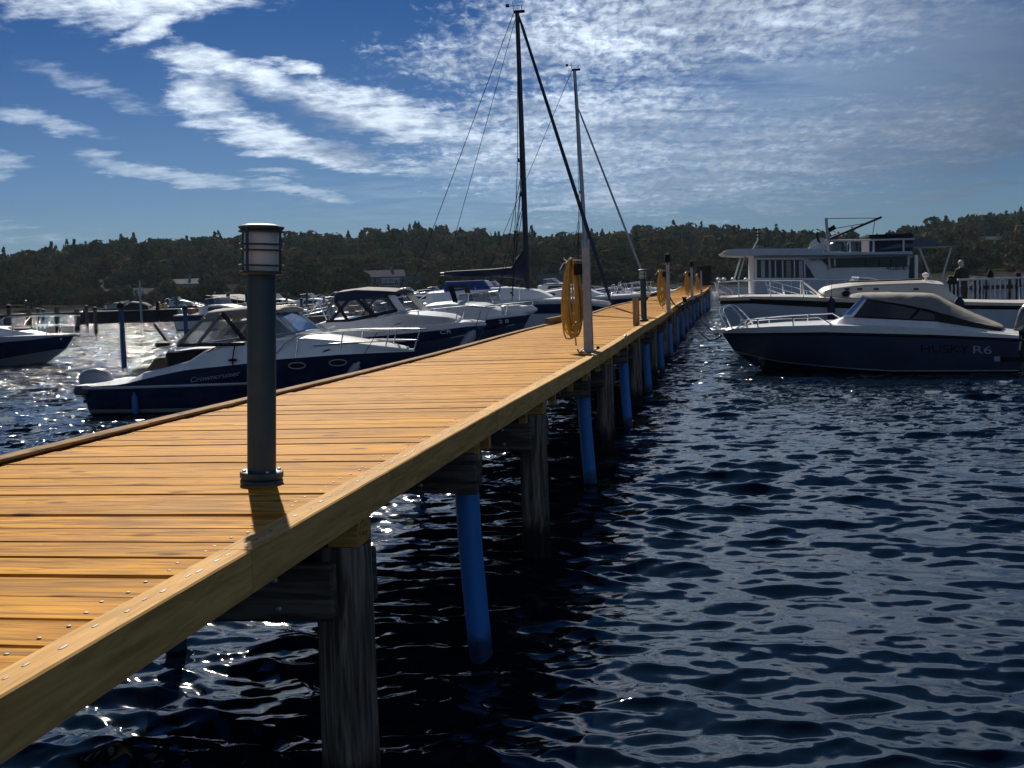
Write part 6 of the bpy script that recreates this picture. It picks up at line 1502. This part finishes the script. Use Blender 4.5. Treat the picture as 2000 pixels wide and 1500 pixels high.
    mb = MB(); x, z = P([(1618, 447)])[0]; mb.box((x-.15, .1, z), (.35, .12, .22), ry=.5); obj('mast_lamp', mb, 'black', t)
    # antenna at the roof edge
    tubes(t, 'antenna', 'oldwhite', [[q(1471, 487, -.5), q(1481, 468, -.5), q(1481, 446, -.5)]], .035, 6); tubes(t, 'antenna_arm', 'black', [[q(1474, 449, -.5), q(1486, 447, -.5)], [q(1476, 456, -.5), q(1486, 455, -.5)], [q(1478, 462, -.5), q(1485, 461, -.5)], [q(1474, 449, -.5), q(1474, 443, -.5)]], .05, 5)
    # stern awning
    sl('awning', 'slate', [(1715, 489), (1752, 476.5), (1880, 475), (1882, 479), (1756, 484)], -D+.3, -.1)
    sl('awning_box', 'slate', [(1790, 464), (1786, 476), (1845, 475), (1835, 465)], -2.6, -1.0)
    for p_ in ([q(1798, 484, -.3), q(1822, 545, -.3)], [q(1861, 482, -.3), q(1842, 545, -.3)], [q(1798, 484, -D+.5), q(1822, 545, -D+.5)]): tubes(t, 'awning_strut', 'oldwhite', [p_], .05, 6)
    sl('stern_door', 'glass', [(1779, 504), (1779, 560), (1788, 560), (1788, 503)], -1.6, -.3); sl('stern_post', 'white', [(1787, 498), (1787, 570), (1793, 570), (1793, 498)], -.3, .0)
houseboat()

# ------------------------------------------------------------------ right jetty with white balustrade and the person
def right_jetty():
    a = atY(1838, 592, 39.0); b = atY(2060, 588, 39.0); d = Vector((b.x-a.x, b.y-a.y, 0)); L = d.length; rz = math.atan2(d.y, d.x); z0 = .66
    t = thing('jetty', 'small wooden landing at the right edge behind the pale boat', 'jetty', (a.x, a.y, 0), rz)
    mb = MB(); mb.box((L/2+1, 2.2, z0-.05), (L+4, 4.2, .1)); mb.tint = [(.5, .1, .3, 1)]*8; obj('deck', mb, 'kerbwood', t)
    for x in (.3, 2, 4):
        mb = MB(); mb.tube([(x, .4, -1), (x, .4, z0)], .1, 10); obj('pile', mb, 'oldwood', t)
    f = thing('balustrade', 'white baluster railing with brown middle rail at the right edge', 'railing', (a.x, a.y, z0), rz)
    H = 1.0; mb = MB(); mb.box((L*.5+.5, 0, H), (L-.1, .12, .07)); obj('top_rail', mb, 'oldwhite', f, bevel=.01)
    mb = MB(); mb.box((L*.5, .02, .72), (L, .07, .14)); obj('middle_rail', mb, 'brownwood', f); mb = MB(); mb.box((L*.5, 0, .10), (L, .09, .08)); obj('bottom_rail', mb, 'oldwhite', f)
    x = .22; k = 0
    while x < L:
        mb = MB(); r_ = .036 if k % 7 else .05; hh = H-.03 if x > .6 else .86
        mb.lathe([(r_*.7, .12), (r_, .2), (r_*.75, .32), (r_*1.15, .45), (r_*.7, .60), (r_, hh*.8), (r_*.75, hh)], (x, 0, 0), 8); obj('baluster', mb, 'oldwhite' if k % 5 != 4 else 'brownwood', f); x += rnd.choice((.135, .15, .15, .17)); k += 1
    for px, top, w, lab in ((1854, 548, .10, ''), (1989, 533, .16, '')):
        p = atY(px, 560, 39.0); xx = (Vector((p.x-a.x, p.y-a.y, 0))).dot(d.normalized()); hh = atY(px, top, 39.0).z-z0
        mb = MB(); mb.box((xx, .06, hh/2), (w, w, hh)); obj('post', mb, 'black', f, bevel=.01)
    p = atY(1934, 545, 39.0); mb = MB(); mb.lathe([(.10, 0), (.12, .05), (.09, .16), (.03, .27), (0, .28)], (0, 0, 0), 10); tag(obj('lantern', mb, 'black', None, (p.x, p.y, z0+H+.04)), 'small dark pointed lantern standing on the balustrade rail', 'lantern')
    p = atY(1908, 538, 40.6); mb = MB(); mb.ell((0, 0, .72), (.22, .2, .32)); mb.ell((-.02, 0, .98), (.20, .18, .10)); mb.box((0, 0, .3), (.34, .3, .6)); tag(obj('wrapped_bundle', mb, 'blackcanvas', None, (p.x, p.y, z0)), 'dark wrapped bundle beside the person at the railing', 'bundle')
    p = atY(1864, 540, 40.2); mb = MB(); mb.box((0, 0, .45), (.40, .35, .9)); mb.ell((0, 0, .98), (.23, .2, .17), p=.8); mb.ell((-.14, -.03, 1.10), (.09, .1, .05)); tag(obj('covered_grill', mb, 'blackcanvas', None, (p.x, p.y, z0), bevel=.04), 'dark covered grill left of the person at the railing', 'grill')
    return z0
Z_J = right_jetty()

def person():
    p = atY(1882, 540, 39.9); root = thing('person', 'person in a black jacket with grey hair leaning at the white railing', 'person', (p.x, p.y, Z_J), R(8))
    J = []; E = []; Rr = []
    def j(v, r): J.append(v); Rr.append(r); return len(J)-1
    def ch(a, pts):
        for v, r in pts: b = j(v, r); E.append((a, b)); a = b
        return a
    pel = j((0, 0, .88), (.155, .12)); sp = ch(pel, [((0, .03, 1.05), (.15, .115)), ((0, .07, 1.22), (.175, .125)), ((0, .12, 1.33), (.13, .10))])
    ch(sp, [((0, .155, 1.41), (.055, .055)), ((0, .175, 1.47), (.07, .075)), ((0, .19, 1.545), (.078, .092)), ((0, .185, 1.605), (.055, .065))])
    for s in (-1, 1):
        ch(pel, [((s*.09, 0, .80), (.095, .10)), ((s*.10, .02, .45), (.066, .07)), ((s*.105, -.02, .10), (.045, .048)), ((s*.11, .04, .03), (.045, .035)), ((s*.115, .14, .025), (.04, .025))])
        w = ch(sp, [((s*.17, .11, 1.31), (.07, .075)), ((s*.235, .12, 1.12), (.05, .055)), ((s*.20, .34, 1.04), (.037, .040)), ((s*.185, .40, 1.035), (.026, .034))])
        for k in range(4):
            o = (k-1.5)*.018; ch(w, [((s*.185+o, .44, 1.035), (.010, .010)), ((s*.185+o*1.2, .475-.006*abs(k-1.4), 1.015), (.008, .008)), ((s*.185+o*1.2, .485-.008*abs(k-1.4), .985), (.007, .007))])
        ch(w, [((s*.15, .415, 1.03), (.010, .010)), ((s*.14, .44, 1.015), (.008, .008))])
    me = bpy.data.meshes.new('body'); me.from_pydata([tuple(v) for v in J], E, []); o = bpy.data.objects.new('body', me); COL.objects.link(o); o.parent = root
    sk = o.modifiers.new('skin', 'SKIN'); 
    for v, r in zip(me.skin_vertices[0].data, Rr): v.radius = r
    me.skin_vertices[0].data[0].use_root = True
    ss = o.modifiers.new('smooth', 'SUBSURF'); ss.levels = ss.render_levels = 2
    m, t, b = mat('clothes_and_skin'); oc = t.new('ShaderNodeTexCoord').outputs['Object']; sx = t.new('ShaderNodeSeparateXYZ'); t.l.new(oc, sx.inputs[0])
    hand = t.m('MULTIPLY', t.smooth(sx.outputs[1], .36, .365), t.smooth(sx.outputs[2], .9, .95)); head = t.smooth(sx.outputs[2], 1.40, 1.41)
    n = t.noise(oc, 14.0, 4); cl = t.mix(t.smooth(sx.outputs[2], .84, .86), (.012, .015, .025), (.010, .010, .012)); cl = t.mix(n, cl, (.02, .02, .024))
    t.put(b.inputs['Base Color'], t.mix(t.m('MAXIMUM', hand, head), cl, (.42, .25, .18))); b.inputs['Roughness'].default_value = .75
    me.materials.append(m)
    mb = MB(); mb.ell((0, .165, 1.565), (.095, .105, .10), 18, 12); mb.ell((0, .13, 1.50), (.085, .07, .08), 14, 8); obj('hair', mb, 'hair', root)
    mb = MB()
    for s in (-1, 1): mb.ell((s*.082, .195, 1.535), (.012, .022, .032), 8, 6); mb.ell((s*.033, .276, 1.555), (.013, .008, .009), 8, 6)
    mb.ell((0, .292, 1.525), (.014, .02, .024), 8, 6); mb.ell((0, .278, 1.478), (.026, .008, .008), 8, 6); obj('face', mb, 'skin', root)
    mb = MB(); mb.loft([[(.205*math.cos(a)*k, .0+.15*math.sin(a)*k+dy, z) for a in [2*PI*i/18 for i in range(18)]] for z, k, dy in ((.80, .98, .0), (.95, .95, .01), (1.15, 1.0, .05), (1.27, .95, .09), (1.36, .55, .13))], closed=True); obj('jacket', mb, 'coat', root)
person()

# ------------------------------------------------------------------ air
def haze():
    mb = MB(); mb.box((0, 420, 28), (1500, 960, 64)); m = bpy.data.materials.new('haze'); m.use_nodes = True; t = NT(m.node_tree); t.n.clear()
    v = t.new('ShaderNodeVolumePrincipled'); v.inputs['Color'].default_value = (.62, .80, 1, 1); v.inputs['Density'].default_value = HAZE; v.inputs['Anisotropy'].default_value = 0.2
    o = t.new('ShaderNodeOutputMaterial'); t.l.new(v.outputs[0], o.inputs['Volume']); kind(obj('haze', mb, m), 'stuff')
HAZE = 0.00006
haze()
